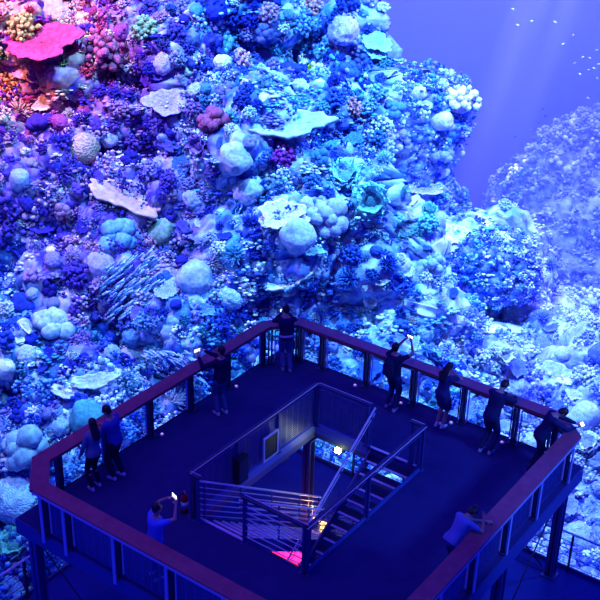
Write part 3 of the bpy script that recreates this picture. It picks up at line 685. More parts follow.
N1 = normals(D)
h2_, I2 = domes(D+(vnoise(D, .8, 31)-.5)[:, None]*.8, 1.9, 2, .72); D = D+N1*(h2_*.85*steep)[:, None]
N2 = normals(D)
Dw = D+(vnoise(D, .35, 32)-.5)[:, None]*.35
h3_, I3 = domes(Dw, .55, 3, .72); amp3 = vnoise(D, 1.3, 41); D = D+(N2*.7+np.array([0, -.3, .25]))*(h3_*(.12+.42*amp3)*steep**.5)[:, None]
N3 = normals(D)
h4_, I4 = domes(D, .21, 4, .72); D = D+N3*(h4_*steep**.5*(.05+.13*vnoise(D, .9, 42)))[:, None]
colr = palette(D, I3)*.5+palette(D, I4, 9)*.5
crev_shade = (.72+.28*h3_)[:, None]          # dark rock between colonies, with recess shade painted into the colour
rock_shade = np.array([.06, .08, .3])
colr = colr*crev_shade+rock_shade*(1-crev_shade)
def to_world(A):
    o = np.array([CAMP.x, CAMP.y, 0]); return o+A[:, :1]*np.array(R2)+A[:, 1:2]*np.array(F2)+A[:, 2:]*np.array([0, 0, 1.])
DW = to_world(D)
def grid_obj(name, DWv, cols, nw, ns, material):
    me = bpy.data.meshes.new(name); idx = np.arange(nw*ns).reshape(nw, ns)
    q = np.stack([idx[:-1, :-1], idx[:-1, 1:], idx[1:, 1:], idx[1:, :-1]], -1).reshape(-1, 4)
    me.vertices.add(len(DWv)); me.vertices.foreach_set('co', DWv.astype(np.float32).ravel())
    me.loops.add(q.size); me.loops.foreach_set('vertex_index', q.ravel().astype(np.int32)); me.polygons.add(len(q))
    me.polygons.foreach_set('loop_start', np.arange(0, q.size, 4, dtype=np.int32)); me.polygons.foreach_set('loop_total', np.full(len(q), 4, np.int32)); me.update(calc_edges=True); me.validate()
    a = me.color_attributes.new('Col', 'FLOAT_COLOR', 'POINT'); c4 = np.concatenate([np.clip(cols, 0, 1), np.ones((len(cols), 1))], 1).astype(np.float32); a.data.foreach_set('color', c4.ravel())
    me.polygons.foreach_set('use_smooth', [True]*len(me.polygons)); me.materials.append(material)
    o = bpy.data.objects.new(name, me); COL.objects.link(o); return o, q
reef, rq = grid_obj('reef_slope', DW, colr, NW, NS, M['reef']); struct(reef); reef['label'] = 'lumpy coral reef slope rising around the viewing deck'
bvh = BVHTree.FromPolygons([Vector(v) for v in DW], [tuple(int(i) for i in f) for f in rq])

# ---- coral kinds; unit size (radius about 1), base at z = 0
def ico(sub):
    import bmesh
    bm = bmesh.new(); bmesh.ops.create_icosphere(bm, subdivisions=sub, radius=1); bm.verts.ensure_lookup_table()
    v = np.array([x.co[:] for x in bm.verts]); f = [[x.index for x in q.verts] for q in bm.faces]; bm.free(); return v, f
ICO = {k: ico(k) for k in (1, 2, 3, 4)}
class CM:
    def __init__(s): s.v = []; s.c = []; s.f = []; s.n = 0
    def add(s, v, f, c):
        v = np.asarray(v, float); s.v.append(v); c = np.asarray(c, float); s.c.append(np.broadcast_to(c, (len(v), 3)) if c.ndim == 1 else c)
        s.f += [[i+s.n for i in q] for q in f]; s.n += len(v)
    def mesh(s, name, material):
        V_ = np.concatenate(s.v); C_ = np.concatenate(s.c); me = bpy.data.meshes.new(name); me.from_pydata(V_.tolist(), [], s.f)
        a = me.color_attributes.new('Col', 'FLOAT_COLOR', 'POINT'); a.data.foreach_set('color', np.concatenate([C_, np.ones((len(C_), 1))], 1).astype(np.float32).ravel())
        me.polygons.foreach_set('use_smooth', [True]*len(me.polygons)); me.materials.append(material); return me
def dirs(n, zmin=-.1):
    i = np.arange(n)+.5; z = 1-(1-zmin)*i/n; a = i*2.39996; r = np.sqrt(np.clip(1-z*z, 0, 1)); return np.stack([r*np.cos(a), r*np.sin(a), z], -1)
def k_bush(seed, n=60, br=.20):          # cauliflower coral
    r = np.random.default_rng(seed); c = CM(); v, f = ICO[2]; R0 = v*[.72, .72, .55]+[0, 0, .25]; c.add(R0, f, (.35, .35, .45))
    for d in dirs(n):
        d = d+r.normal(0, .12, 3); d /= np.linalg.norm(d); L = r.uniform(.72, .98); p = d*[L, L, L*.8]+[0, 0, .25]; v1, f1 = ICO[1]
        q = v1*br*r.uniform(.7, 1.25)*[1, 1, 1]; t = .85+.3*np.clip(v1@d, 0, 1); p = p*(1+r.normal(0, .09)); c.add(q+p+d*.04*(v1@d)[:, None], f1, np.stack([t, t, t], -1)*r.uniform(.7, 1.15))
    return c
def k_dome(seed, amp=.05, sub=4, flat=.8):
    r = np.random.default_rng(seed); v, f = ICO[sub]; n = vnoise(v+seed, .7, seed)-.5; n2 = domes(v+seed, .22, seed+1)[0]-.5
    c = CM(); c.add(v*(1+n*amp*7+n2*amp*1.6)[:, None]*[1, 1, flat]+[0, 0, flat*.45], f, np.stack([.9+n*.4]*3, -1)); return c
def k_lobes(seed, n=9):
    r = np.random.default_rng(seed); c = CM(); v, f = ICO[3]
    c.add(v*[.6, .6, .45]+[0, 0, .25], f, (.7, .7, .8))
    for d in dirs(n, .05):
        d = d+r.normal(0, .2, 3); s = r.uniform(.28, .5); p = d*.62*[1, 1, .8]+[0, 0, .25]; w = vnoise(v*1.5+p+seed, .5, seed)-.5+.25*(domes(v*s+p+seed, .13, seed)[0]-.5)
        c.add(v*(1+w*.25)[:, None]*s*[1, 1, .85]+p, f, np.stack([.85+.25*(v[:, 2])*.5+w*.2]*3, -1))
    return c
def k_table(seed, layers=1, aspect=.75, thick=.09):
    r = np.random.default_rng(seed); c = CM(); n, m = 56, 9
    for l in range(layers):
        z0 = .42-.16*l+(.1 if layers > 1 else 0); sc = 1 if l == 0 else r.uniform(.75, 1.05); off = r.normal(0, .18, 2)*(l > 0)
        ph = r.uniform(0, 6, 4)
        a = np.linspace(0, 2*PI, n, endpoint=False); R = sc*(1+.12*np.sin(3*a+ph[0])+.08*np.sin(5*a+ph[1])+.06*np.sin(11*a+ph[2])+r.normal(0, .025, n))
        vs, cs = [], []
        for side, zz in ((1, 0), (-1, -thick)):
            rr = np.linspace(.08, 1, m) if side == 1 else np.linspace(1, .08, m)
            for q in rr:
                b = r.normal(0, .022, n) if side == 1 else 0
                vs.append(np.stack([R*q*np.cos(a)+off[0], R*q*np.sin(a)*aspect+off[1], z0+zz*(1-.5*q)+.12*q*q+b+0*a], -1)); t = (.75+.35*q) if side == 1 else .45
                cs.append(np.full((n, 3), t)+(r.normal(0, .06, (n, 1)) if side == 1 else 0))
        K = len(vs); f = [[i*n+j, i*n+(j+1) % n, (i+1)*n+(j+1) % n, (i+1)*n+j] for i in range(K-1) for j in range(n)]+[list(range(n))[::-1], [(K-1)*n+j for j in range(n)]]
        c.add(np.concatenate(vs), f, np.clip(np.concatenate(cs), 0, 2))
    a = np.linspace(0, 2*PI, 14, endpoint=False); vs = [np.stack([q*np.cos(a), q*np.sin(a), 0*a+z], -1) for q, z in ((.42, -.15), (.26, .1), (.24, .25), (.4, .40))]
    c.add(np.concatenate(vs), [[i*14+j, i*14+(j+1) % 14, (i+1)*14+(j+1) % 14, (i+1)*14+j] for i in range(3) for j in range(14)], (.4, .4, .5)); return c
def k_leaf(seed, n=16):                  # leafy, scrolled plates
    r = np.random.default_rng(seed); c = CM(); v, f = ICO[2]; c.add(v*[.5, .5, .35]+[0, 0, .12], f, (.4, .4, .5))
    for k, d in enumerate(dirs(n, .0)):
        a = math.atan2(d[1], d[0]); L = r.uniform(.55, .85); w = r.uniform(.35, .55); nu, nv = 7, 5; vs = []
        for lay in (0, -.05):
            for i in range(nv):
                for j in range(nu):
                    tt = i/(nv-1); u = (j/(nu-1)-.5)*2; rad = .2+L*tt*(.45+.55*(1-abs(d[2]))); hz = .15+(.3+.6*d[2])*tt*L+.1*math.sin(u*4+k)*tt
                    x_ = rad; y_ = u*w*(.4+.6*tt); vs.append((x_*math.cos(a)-y_*math.sin(a), x_*math.sin(a)+y_*math.cos(a), hz+lay))
        N = nu*nv; fs = []
        for i in range(nv-1):
            for j in range(nu-1): q = [i*nu+j, i*nu+j+1, (i+1)*nu+j+1, (i+1)*nu+j]; fs.append(q); fs.append([z+N for z in q][::-1])
        for j in range(nu-1): q = (nv-1)*nu+j; fs.append([q, q+N, q+N+1, q+1][::-1])
        for i in range(nv-1):
            for jj in (0, nu-1): q = i*nu+jj; e = [q, q+nu, q+nu+N, q+N]; fs.append(e if jj else e[::-1])
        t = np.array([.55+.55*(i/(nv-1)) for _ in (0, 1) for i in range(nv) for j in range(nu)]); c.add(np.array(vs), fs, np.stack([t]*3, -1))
    return c
def k_stag(seed, n=70, spread=1., comb=False):       # antler coral: tapering branches
    r = np.random.default_rng(seed); c = CM(); m = 6
    if not comb: v, f = ICO[2]; c.add(v*[.6, .6, .25]+[0, 0, .05], f, (.35, .35, .45))
    D_ = dirs(n, .25)
    for k in range(n):
        if comb:
            p = np.array([r.uniform(-1, 1), r.uniform(-.8, .8), r.uniform(-.05, .12)]); d = np.array([1, .25, .25])+r.normal(0, .1, 3); L = r.uniform(.35, .6); r0 = .05
        else:
            d = D_[k]+r.normal(0, .1, 3); p = d*[.35, .35, .1]; L = r.uniform(.5, .85); r0 = .075
        d = d/np.linalg.norm(d); x = np.cross(d, [0, 0, 1.]); x /= np.linalg.norm(x)+1e-6; y = np.cross(d, x); a = np.arange(m)*2*PI/m
        cen = [p, p+d*L*.5+[0, 0, .03], p+d*L+[0, 0, .1]]; rs = [r0, r0*.85, r0*.35]
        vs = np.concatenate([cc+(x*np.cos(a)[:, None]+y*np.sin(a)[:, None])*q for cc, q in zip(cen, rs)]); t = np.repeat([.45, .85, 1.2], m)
        c.add(vs, [[i*m+j, i*m+(j+1) % m, (i+1)*m+(j+1) % m, (i+1)*m+j] for i in range(2) for j in range(m)]+[[2*m+j for j in range(m)]], np.stack([t]*3, -1))
    return c
def k_boulder(seed):
    v, f = ICO[4]; h, I = domes(v+seed*3.1, .42, seed, .8); n = vnoise(v+seed, .9, seed)-.5; c = CM()
    t = .75+.3*h; h9, _ = domes(v+seed, .17, seed+5); c.add(v*(.72+.2*h+.35*n+.06*h9)[:, None]*[1, 1, .85]+[0, 0, .35], f, np.stack([t]*3, -1)); return c
KINDS = {}
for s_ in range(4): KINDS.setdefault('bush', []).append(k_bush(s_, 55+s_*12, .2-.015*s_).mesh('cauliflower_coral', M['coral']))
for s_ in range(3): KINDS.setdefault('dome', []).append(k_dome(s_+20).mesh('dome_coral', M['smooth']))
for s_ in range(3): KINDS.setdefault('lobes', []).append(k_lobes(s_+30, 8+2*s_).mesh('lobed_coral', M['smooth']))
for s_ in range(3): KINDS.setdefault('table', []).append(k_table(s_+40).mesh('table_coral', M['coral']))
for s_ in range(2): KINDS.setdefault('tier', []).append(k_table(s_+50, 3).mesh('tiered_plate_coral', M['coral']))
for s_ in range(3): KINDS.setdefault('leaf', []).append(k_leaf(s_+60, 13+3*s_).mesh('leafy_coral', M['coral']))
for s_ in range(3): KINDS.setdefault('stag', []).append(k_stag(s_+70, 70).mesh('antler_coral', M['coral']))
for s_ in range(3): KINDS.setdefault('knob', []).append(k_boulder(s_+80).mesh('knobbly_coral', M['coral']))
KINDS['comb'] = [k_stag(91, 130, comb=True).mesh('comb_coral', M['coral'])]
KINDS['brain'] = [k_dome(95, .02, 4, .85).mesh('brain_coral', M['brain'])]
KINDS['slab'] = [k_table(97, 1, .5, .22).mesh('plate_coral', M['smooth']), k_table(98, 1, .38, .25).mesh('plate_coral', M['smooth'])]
NAMES = dict(bush='cauliflower_coral', dome='dome_coral', lobes='lobed_coral', table='table_coral', tier='tiered_plate_coral', leaf='leafy_coral', stag='antler_coral', knob='knobbly_coral', comb='comb_coral', brain='brain_coral', slab='plate_coral')
def hit(px, py):
    r = bvh.ray_cast(CAMP, pixray(px, py), 200); return r[0], r[1]
placed = []
def put(kind, px, py, wpx, colr_, label, group=None, hgt=1., var=None, yaw=None, upw=.55, sink=.1, tilt=.42):
    p, n = hit(px, py)
    if p is None: return None
    if n.dot(pixray(px, py)) > 0: n = -n
    dist = (p-CAMP).dot(FW); R = wpx/2/FPX*dist
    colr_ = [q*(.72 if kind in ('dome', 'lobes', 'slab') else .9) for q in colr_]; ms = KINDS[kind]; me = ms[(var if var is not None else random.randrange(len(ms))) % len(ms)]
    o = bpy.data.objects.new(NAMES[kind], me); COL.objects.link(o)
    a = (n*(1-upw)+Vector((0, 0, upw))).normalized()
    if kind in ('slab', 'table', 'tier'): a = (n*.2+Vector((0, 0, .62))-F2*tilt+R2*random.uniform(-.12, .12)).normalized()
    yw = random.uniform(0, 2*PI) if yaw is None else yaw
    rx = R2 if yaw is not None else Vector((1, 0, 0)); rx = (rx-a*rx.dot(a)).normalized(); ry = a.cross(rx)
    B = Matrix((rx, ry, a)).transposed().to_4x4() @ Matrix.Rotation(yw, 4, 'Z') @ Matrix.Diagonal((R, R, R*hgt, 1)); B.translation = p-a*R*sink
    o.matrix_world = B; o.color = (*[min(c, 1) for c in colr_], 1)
    tag(o, label, 'coral', group); return o
BIG = [
 ('brain', 85, 150, 33, (.75, .42, .32), 'round tan brain coral with dark pores, left of the pale lavender balls'),
 ('dome', 110, 140, 17, (.62, .5, .85), 'smooth lavender ball of coral right of the tan brain coral'),
 ('dome', 21, 180, 24, (.5, .55, .8), 'smooth grey-blue ball coral near the left edge of the reef'),
 ('slab', 124, 203, 74, (.85, .45, .5), 'broad ridged pinkish shelf coral jutting out with deep shade beneath'),
 ('table', 46, 54, 80, (.6, .05, .14), 'wide crimson plate coral in the warm upper left part of the reef'),
 ('slab', 26, 76, 38, (1., .4, .42), 'small salmon pink plate coral below the crimson plate'),
 ('knob', 53, 12, 36, (.75, .45, .4), 'pitted brown-pink coral mound at the top left'),
 ('bush', 104, 52, 44, (.5, .1, .2), 'dark red cauliflower coral right of the crimson plate'),
 ('bush', 146, 30, 28, (.4, .5, .25), 'olive green bushy coral high on the reef, left of the blue wall'),
 ('bush', 5, 83, 26, (1., .42, .1), 'bright orange coral at the left edge of the reef'),
 ('bush', 22, 28, 30, (.65, .5, .15), 'yellow-brown bushy coral in the top left corner'),
 ('leaf', 64, 60, 20, (.45, .55, .2), 'little yellow-green leafy coral beside the crimson plate'),
 ('bush', 130, 79, 26, (.62, .5, .8), 'pale lavender cauliflower coral under the dark red one'),
 ('table', 167, 107, 44, (.5, .34, .7), 'mauve table coral in the middle of the upper left slope'),
 ('slab', 191, 131, 18, (.9, .9, .95), 'little white disc coral beside the reddish lobes'),
 ('lobes', 213, 124, 32, (.42, .1, .22), 'dark wine-red lobed coral at the foot of the blue wall'),
 ('dome', 189, 72, 10, (.85, .85, .8), 'tiny cream ball at the edge of the blue coral wall'),
 ('lobes', 118, 237, 40, (.25, .5, .75), 'blue-green lobed coral under the pinkish shelf'),
 ('dome', 164, 234, 30, (.3, .42, .34), 'smooth olive-grey boulder coral right of the pinkish shelf'),
 ('dome', 196, 280, 38, (.5, .6, .88), 'large pale blue dome coral above the striped thicket'),
 ('dome', 101, 267, 30, (.6, .45, .8), 'lilac boulder coral left of the striped thicket'),
 ('lobes', 52, 326, 40, (.62, .78, .9), 'pale clump of rounded lobes on the left slope'),
 ('dome', 58, 320, 20, (.72, .82, .9), 'pale egg-shaped lobe on top of the rounded clump'),
 ('slab', 68, 395, 36, (.72, .8, .95), 'narrow white plate coral left of the couple, the lower of two'),
 ('slab', 95, 384, 46, (.66, .8, .95), 'broad white plate coral above the couple'),
 ('dome', 134, 360, 30, (.72, .8, .9), 'pale oval boulder above the railing near the striped thicket'),
 ('knob', 27, 356, 22, (.55, .7, .85), 'pale knob on the dark lower left slope'),
 ('dome', 88, 420, 38, (.15, .55, .62), 'turquoise dome coral behind the heads of the couple'),
 ('lobes', 26, 452, 54, (.55, .75, .85), 'large pale lobed coral at the left edge beside the deck'),
 ('knob', 18, 500, 52, (.7, .8, .9), 'white knobbly coral mass just left of the deck corner'),
 ('leaf', 14, 545, 40, (.3, .75, .65), 'greenish leafy coral below the left corner of the deck'),
 ('slab', 287, 286, 48, (.92, .95, .95), 'flat white plate coral directly above the lone person at the corner'),
 ('lobes', 325, 222, 44, (.5, .56, .8), 'rounded brain-like coral cluster in the centre of the reef'),
 ('dome', 298, 238, 36, (.55, .66, .9), 'pale blue boulder left of the central rounded cluster'),
 ('dome', 307, 205, 17, (.66, .72, .92), 'small pale ball above the central rounded cluster'),
 ('tier', 281, 219, 44, (.8, .78, .75), 'cream tiered plate coral left of the central rounded cluster'),
 ('slab', 308, 252, 34, (.3, .65, .9), 'light blue plate under the central boulders'),
 ('dome', 234, 160, 34, (.62, .72, .82), 'cream dome coral in the mid reef, left of the dark purple coral'),
 ('bush', 284, 158, 24, (.3, .04, .4), 'dark purple tufted coral in the middle of the reef'),
 ('dome', 250, 192, 32, (.6, .72, .85), 'pale round boulder below the cream dome coral'),
 ('bush', 315, 71, 17, (.7, .9, .05), 'small bright yellow-green coral high in the middle'),
 ('slab', 288, 131, 84, (.5, .68, .88), 'long pale blue shelf coral below the cave in the blue wall'),
 ('bush', 241, 60, 22, (.85, .5, .6), 'salmon pink tuft on the blue coral wall'),
 ('bush', 268, 13, 24, (.7, .35, .55), 'rose tuft on the upper part of the blue coral wall'),
 ('bush', 313, 6, 22, (.95, .4, .4), 'orange-pink tuft on the top edge of the wall'),
 ('knob', 345, 30, 34, (.6, .42, .75), 'mauve pitted mound near the top right of the wall'),
 ('tier', 376, 46, 30, (.3, .62, .8), 'teal plates at the right rim of the coral wall'),
 ('bush', 352, 108, 20, (.7, .32, .4), 'brick pink tuft on the lower right of the wall'),
 ('dome', 517, 316, 32, (.5, .52, .85), 'smooth lavender boulder at the end of the sand tongue'),
 ('slab', 552, 378, 52, (.85, .9, .95), 'long pale sausage-like plate coral above the corner man'),
 ('dome', 562, 354, 15, (.85, .9, .95), 'small white ball above the long pale plate'),
 ('knob', 545, 504, 34, (.7, .72, .92), 'pale knobbly boulder right of the deck corner'),
 ('knob', 577, 540, 40, (.55, .62, .92), 'pale blue boulder low at the right edge'),
 ('dome', 585, 418, 34, (.85, .88, .95), 'bright flat-topped boulder at the right edge behind the corner man'),
 ('bush', 470, 292, 30, (.8, .85, .9), 'white bushy coral at the foot of the dark round bommie'),
 ('lobes', 432, 262, 26, (.55, .75, .92), 'pale blue lobes left of the dark round bommie'),
 ('table', 455, 238, 30, (.8, .88, .85), 'pale table coral on the sand left of the bommie'),
 ('leaf', 372, 200, 44, (.35, .85, .8), 'mint green leafy coral in the mid reef'),
 ('leaf', 345, 176, 40, (.3, .75, .85), 'turquoise leafy coral below the right end of the wall'),
]
for b in BIG:
    put(*b[:6], tilt={46: .12, 124: .3, 288: .16, 68: .3, 95: .3, 287: .3}.get(b[1], .42), yaw=(random.uniform(-.3, .3) if b[0] in ('slab', 'table', 'tier') else None), hgt=(.8 if b[0] == 'slab' else 1), upw=(.42 if b[0] in ('slab', 'table', 'tier') else .4), sink=.12 if b[0] in ('slab', 'table', 'tier') else .2)
    placed.append((b[1], b[2], b[3]*.42))
for px, py, w, l in ((128, 290, 66, 'upper patch of thicket coral with slanting parallel branches'), (172, 362, 58, 'lower patch of thicket coral with slanting parallel branches, touching the railing line')):
    put('comb', px, py, w, (.45, .62, .95), l, yaw=.35, upw=.3, sink=-.12); placed.append((px, py, w*.4))
# dark round bommie on the right
EXTRA = []
def lumpy(name, centre, rad, seed, label, sc=(1, 1, 1), sub=6, cs=(2.2, .8, .36, .17), am=(.16, .10, .06, .03), tint=(1, 1, 1), darken=1., N=300, tuftn=700):
    th = np.linspace(.02, PI*.62, int(N*.6)); ph = np.linspace(0, 2*PI, N); A, B_ = np.meshgrid(th, ph, indexing='ij')
    v = np.stack([np.sin(A)*np.cos(B_), np.sin(A)*np.sin(B_), np.cos(A)], -1).reshape(-1, 3); P_ = v*rad*np.array(sc)
    Ig = None; hh = []
    base_ = P_.copy()
    for i, (c_, a_) in enumerate(zip(cs, am)):
        h, I = domes(base_+seed*7.3, c_*rad/2.2, seed+i, .74); P_ = P_+v*(h*a_*rad)[:, None]; hh.append((h, I))
    cen = np.array(centre); Pa = P_+cen
    c_ = palette(Pa, hh[2][1])*.6+palette(Pa, hh[3][1], 9)*.4; cr = (.72+.28*hh[2][0])[:, None]; c_ = (c_*cr+rock_shade*(1-cr))*np.array(tint)*darken  # gaps between lumps darkened in the colour, as painted recess shade
    o, _ = grid_obj(name, to_world(Pa), c_, len(th), N, M['reef']); EXTRA.append((Pa, v, tuftn)); return tag(o, label, 'coral')
def at_sdz(px, py):
    p, n = hit(px, py); q = p-Vector((CAMP.x, CAMP.y, 0)); return q.dot(R2), q.dot(F2), p.z
s1, d1, z1 = at_sdz(495, 285)
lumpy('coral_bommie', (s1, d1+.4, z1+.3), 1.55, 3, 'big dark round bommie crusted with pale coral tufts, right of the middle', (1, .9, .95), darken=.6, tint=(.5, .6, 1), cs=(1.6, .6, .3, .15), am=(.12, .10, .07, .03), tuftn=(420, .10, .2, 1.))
placed.append((495, 260, 42))
s1, d1, z1 = at_sdz(585, 262)
# far mound and the two-headed pinnacle
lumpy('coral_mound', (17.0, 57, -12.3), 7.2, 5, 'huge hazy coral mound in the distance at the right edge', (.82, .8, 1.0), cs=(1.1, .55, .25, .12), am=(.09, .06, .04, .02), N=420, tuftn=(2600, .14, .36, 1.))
def pinnacle():
    th = np.linspace(0, 1, 260); ph = np.linspace(0, 2*PI, 300); A, B_ = np.meshgrid(th, ph, indexing='ij'); A = A.ravel(); B_ = B_.ravel()
    zz = np.array([-8.5, -7, -5.4, -4.2, -3.0, -1.9, -.9, -.15, .3, .45]); rr = np.array([2.0, 1.7, 1.3, 1.05, 1.1, 1.35, 1.6, 1.45, .9, .05]); cx = np.array([5.2, 5.0, 4.8, 4.7, 4.75, 4.9, 5.1, 5.2, 5.2, 5.2])
    t = np.linspace(0, 1, len(zz)); R_ = np.interp(A, t, rr); Z = np.interp(A, t, zz); X = np.interp(A, t, cx)
    v = np.stack([np.cos(B_), np.sin(B_)*.8, 0*A], -1); P_ = np.stack([X, 46.5+0*A, Z], -1)+v*R_[:, None]
    vn = v+np.array([0, 0, 1])*np.clip(A*3-2.1, 0, 1)[:, None]; hh = []; b0 = P_.copy()
    for i, (c_, a_) in enumerate(((2.2, .35), (.8, .3), (.36, .18), (.18, .08))):
        h, I = domes(b0, c_, 40+i, .74); P_ = P_+vn*(h*a_)[:, None]; hh.append((h, I))
    c_ = palette(P_, hh[2][1])*.6+palette(P_, hh[3][1], 9)*.4; cr = (.72+.28*hh[2][0])[:, None]  # recess shade painted into the pinnacle colour between its lumps
    EXTRA.append((P_, vn, (1100, .1, .26, 1.))); o, _ = grid_obj('coral_pinnacle', to_world(P_), c_*cr+rock_shade*(1-cr), 260, 300, M['reef']); tag(o, 'tall hazy coral pinnacle standing against open water, right of the wall', 'coral')
pinnacle()
def free(kind, s, d, z, R, colr_, label, hgt=1.):
    me = KINDS[kind][0]; o = bpy.data.objects.new(NAMES[kind], me); COL.objects.link(o); o.location = sd(s, d, z); o.scale = (R, R, R*hgt); o.rotation_euler = (0, 0, random.uniform(0, 6)); o.color = (*colr_, 1); tag(o, label, 'coral')
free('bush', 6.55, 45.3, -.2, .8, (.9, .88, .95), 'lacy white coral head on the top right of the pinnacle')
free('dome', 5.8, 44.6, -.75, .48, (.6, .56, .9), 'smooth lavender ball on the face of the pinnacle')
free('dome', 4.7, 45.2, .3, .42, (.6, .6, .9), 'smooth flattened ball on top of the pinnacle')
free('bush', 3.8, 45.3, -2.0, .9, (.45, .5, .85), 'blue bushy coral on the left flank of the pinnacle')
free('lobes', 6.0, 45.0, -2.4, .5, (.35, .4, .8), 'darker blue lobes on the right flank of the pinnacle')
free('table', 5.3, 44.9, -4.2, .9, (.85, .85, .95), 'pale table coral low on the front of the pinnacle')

# sand tongues
def sand(px0, py0, px1, py1, wd, label, n=26, m=9):
    P_ = []
    for i in range(n):
        t = i/(n-1)
        for j in range(m):
            u = (j/(m-1)-.5)*2; ww = wd*(.35+.65*math.sin(PI*min(max(t, .03), .97))**.6)*(1+.2*math.sin(7*t+u)); x = px0+(px1-px0)*t-(py1-py0)/max(abs(px1-px0), 1)*u*ww*.2; y = py0+(py1-py0)*t+u*ww+2*math.sin(5*t)
            p, nn = hit(x, y); P_.append(p)
    P_ = np.array([p[:] for p in P_]).reshape(n, m, 3)
    for _ in range(2):
        E_ = np.pad(P_, ((1, 1), (1, 1), (0, 0)), mode='reflect', reflect_type='odd'); P_ = (E_[:-2, 1:-1]+E_[2:, 1:-1]+E_[1:-1, :-2]+E_[1:-1, 2:]+P_)/5
    P_ = P_+np.array([0, 0, .07])+np.array(F2)*-.06
    bot = P_-np.array([0, 0, .12])+np.array(F2)*.2; top = P_.reshape(-1, 3); vs = np.concatenate([top, bot.reshape(-1, 3)]); N = n*m; fs = []
    for i in range(n-1):
        for j in range(m-1): q = [i*m+j, (i+1)*m+j, (i+1)*m+j+1, i*m+j+1]; fs += [q, [z+N for z in q][::-1]]
    ring = [j for j in range(m)]+[i*m+m-1 for i in range(1, n)]+[(n-1)*m+j for j in range(m-2, -1, -1)]+[i*m for i in range(n-2, 0, -1)]
    for a_, b_ in zip(ring, ring[1:]+ring[:1]): fs.append([a_, b_, b_+N, a_+N])
    o = link('sand_patch', vs, fs, M['sand'], None, True); o['kind'] = 'stuff'; o['label'] = label
sand(404, 303, 468, 325, 6, 'tongue of pale sand winding between corals below the bommie')
sand(472, 323, 528, 331, 7.5, 'wide pale sand patch at the foot of the lavender boulder')
sand(432, 250, 468, 240, 9, 'patch of white sand left of the dark bommie')
sand(535, 372, 572, 386, 4, 'pale sand strip on the right slope')
placed += [(436, 313, 16), (455, 320, 16), (500, 326, 22), (450, 246, 20)]

# hundreds of smaller colonies, each an object
def region(px, py):
    if py < 110 and px < 190: return 'on the warm-coloured upper left slope'
    if px < 190 and py < 300: return 'on the violet left slope'
    if px < 200: return 'on the dark lower left slope by the deck'
    if py < 130 and px < 390: return 'on the blue coral wall'
    if px < 300 and py < 330: return 'on the slope behind the far left railing'
    if px < 400: return 'on the central slope above the far corner'
    if py < 300: return 'on the bright slope left of the bommie' if px < 470 else 'on the hazy slope beyond the bommie'
    return 'on the pale slope behind the far right railing' if px < 530 else 'on the slope past the right corner'
PLURAL = dict(bush='cauliflower corals', dome='small dome corals', lobes='lobed corals', table='small table corals', tier='tiered plate corals', leaf='leafy corals', stag='antler corals', knob='knobbly corals', slab='plate corals')
SING = dict(bush='cauliflower coral', dome='smooth dome coral', lobes='lobed coral', table='table coral', tier='tiered plate coral', leaf='leafy coral', stag='antler coral', knob='knobbly coral', slab='plate coral')
def tone(c):
    r, g, b = c; mx = max(c); 
    if mx < .3: return 'dark'
    if min(c) > .6: return 'white'
    if r > b*1.15: return 'reddish'
    if r > .33 and g < b*.75: return 'purple'
    if g > .45: return 'pale blue'
    return 'blue'
cnt = 0; tries = 0
random.seed(21)
while cnt < 640 and tries < 9000:
    tries += 1
    px, py = random.uniform(-25, 625), random.uniform(-18, 600)
    if px > 392 and py < 188: continue
    if px > 505 and py < 250: continue
    # hidden by the deck
    if py > 330+abs(px-284)*.42+25 and 40 < px < 560: continue
    near = (py > 200)
    w = random.choice((12, 14, 16, 19, 23, 28))*(1.0 if py > 60 else .9)
    if any((px-a)**2+(py-b)**2 < (c+w*.33)**2 for a, b, c in placed): continue
    reg = region(px, py)
    if 'warm' in reg: ks = 'bush bush knob leaf bush stag table'.split()
    elif 'violet' in reg: ks = 'bush bush knob leaf stag lobes bush tier'.split()
    elif 'wall' in reg: ks = 'bush bush bush lobes knob bush leaf'.split()
    elif 'lower left' in reg: ks = 'leaf tier stag lobes bush dome slab knob'.split()
    elif 'right' in reg or 'pale' in reg: ks = 'knob tier bush leaf slab bush stag leaf'.split()
    else: ks = 'bush leaf tier stag stag slab lobes knob bush'.split()
    k_ = random.choice(ks); p, n = hit(px, py)
    if p is None: continue
    q = p-Vector((CAMP.x, CAMP.y, 0)); a_ = np.array([[q.dot(R2), q.dot(F2), p.z]]); c_ = palette(a_, np.array([[cnt*3+1, cnt, 7]]), 13)[0]
    c_ = np.clip(c_*1.25, 0, 1)
    tn = tone(c_); lab = '%s %s %s %s' % ('small' if w < 18 else 'larger', tn, SING[k_], reg)
    put(k_, px, py, w, tuple(c_), lab, '%s %s %s %s' % ('small' if w < 18 else 'medium', tn, PLURAL[k_], reg), upw=.35, sink=.15)
    placed.append((px, py, w*.38)); cnt += 1

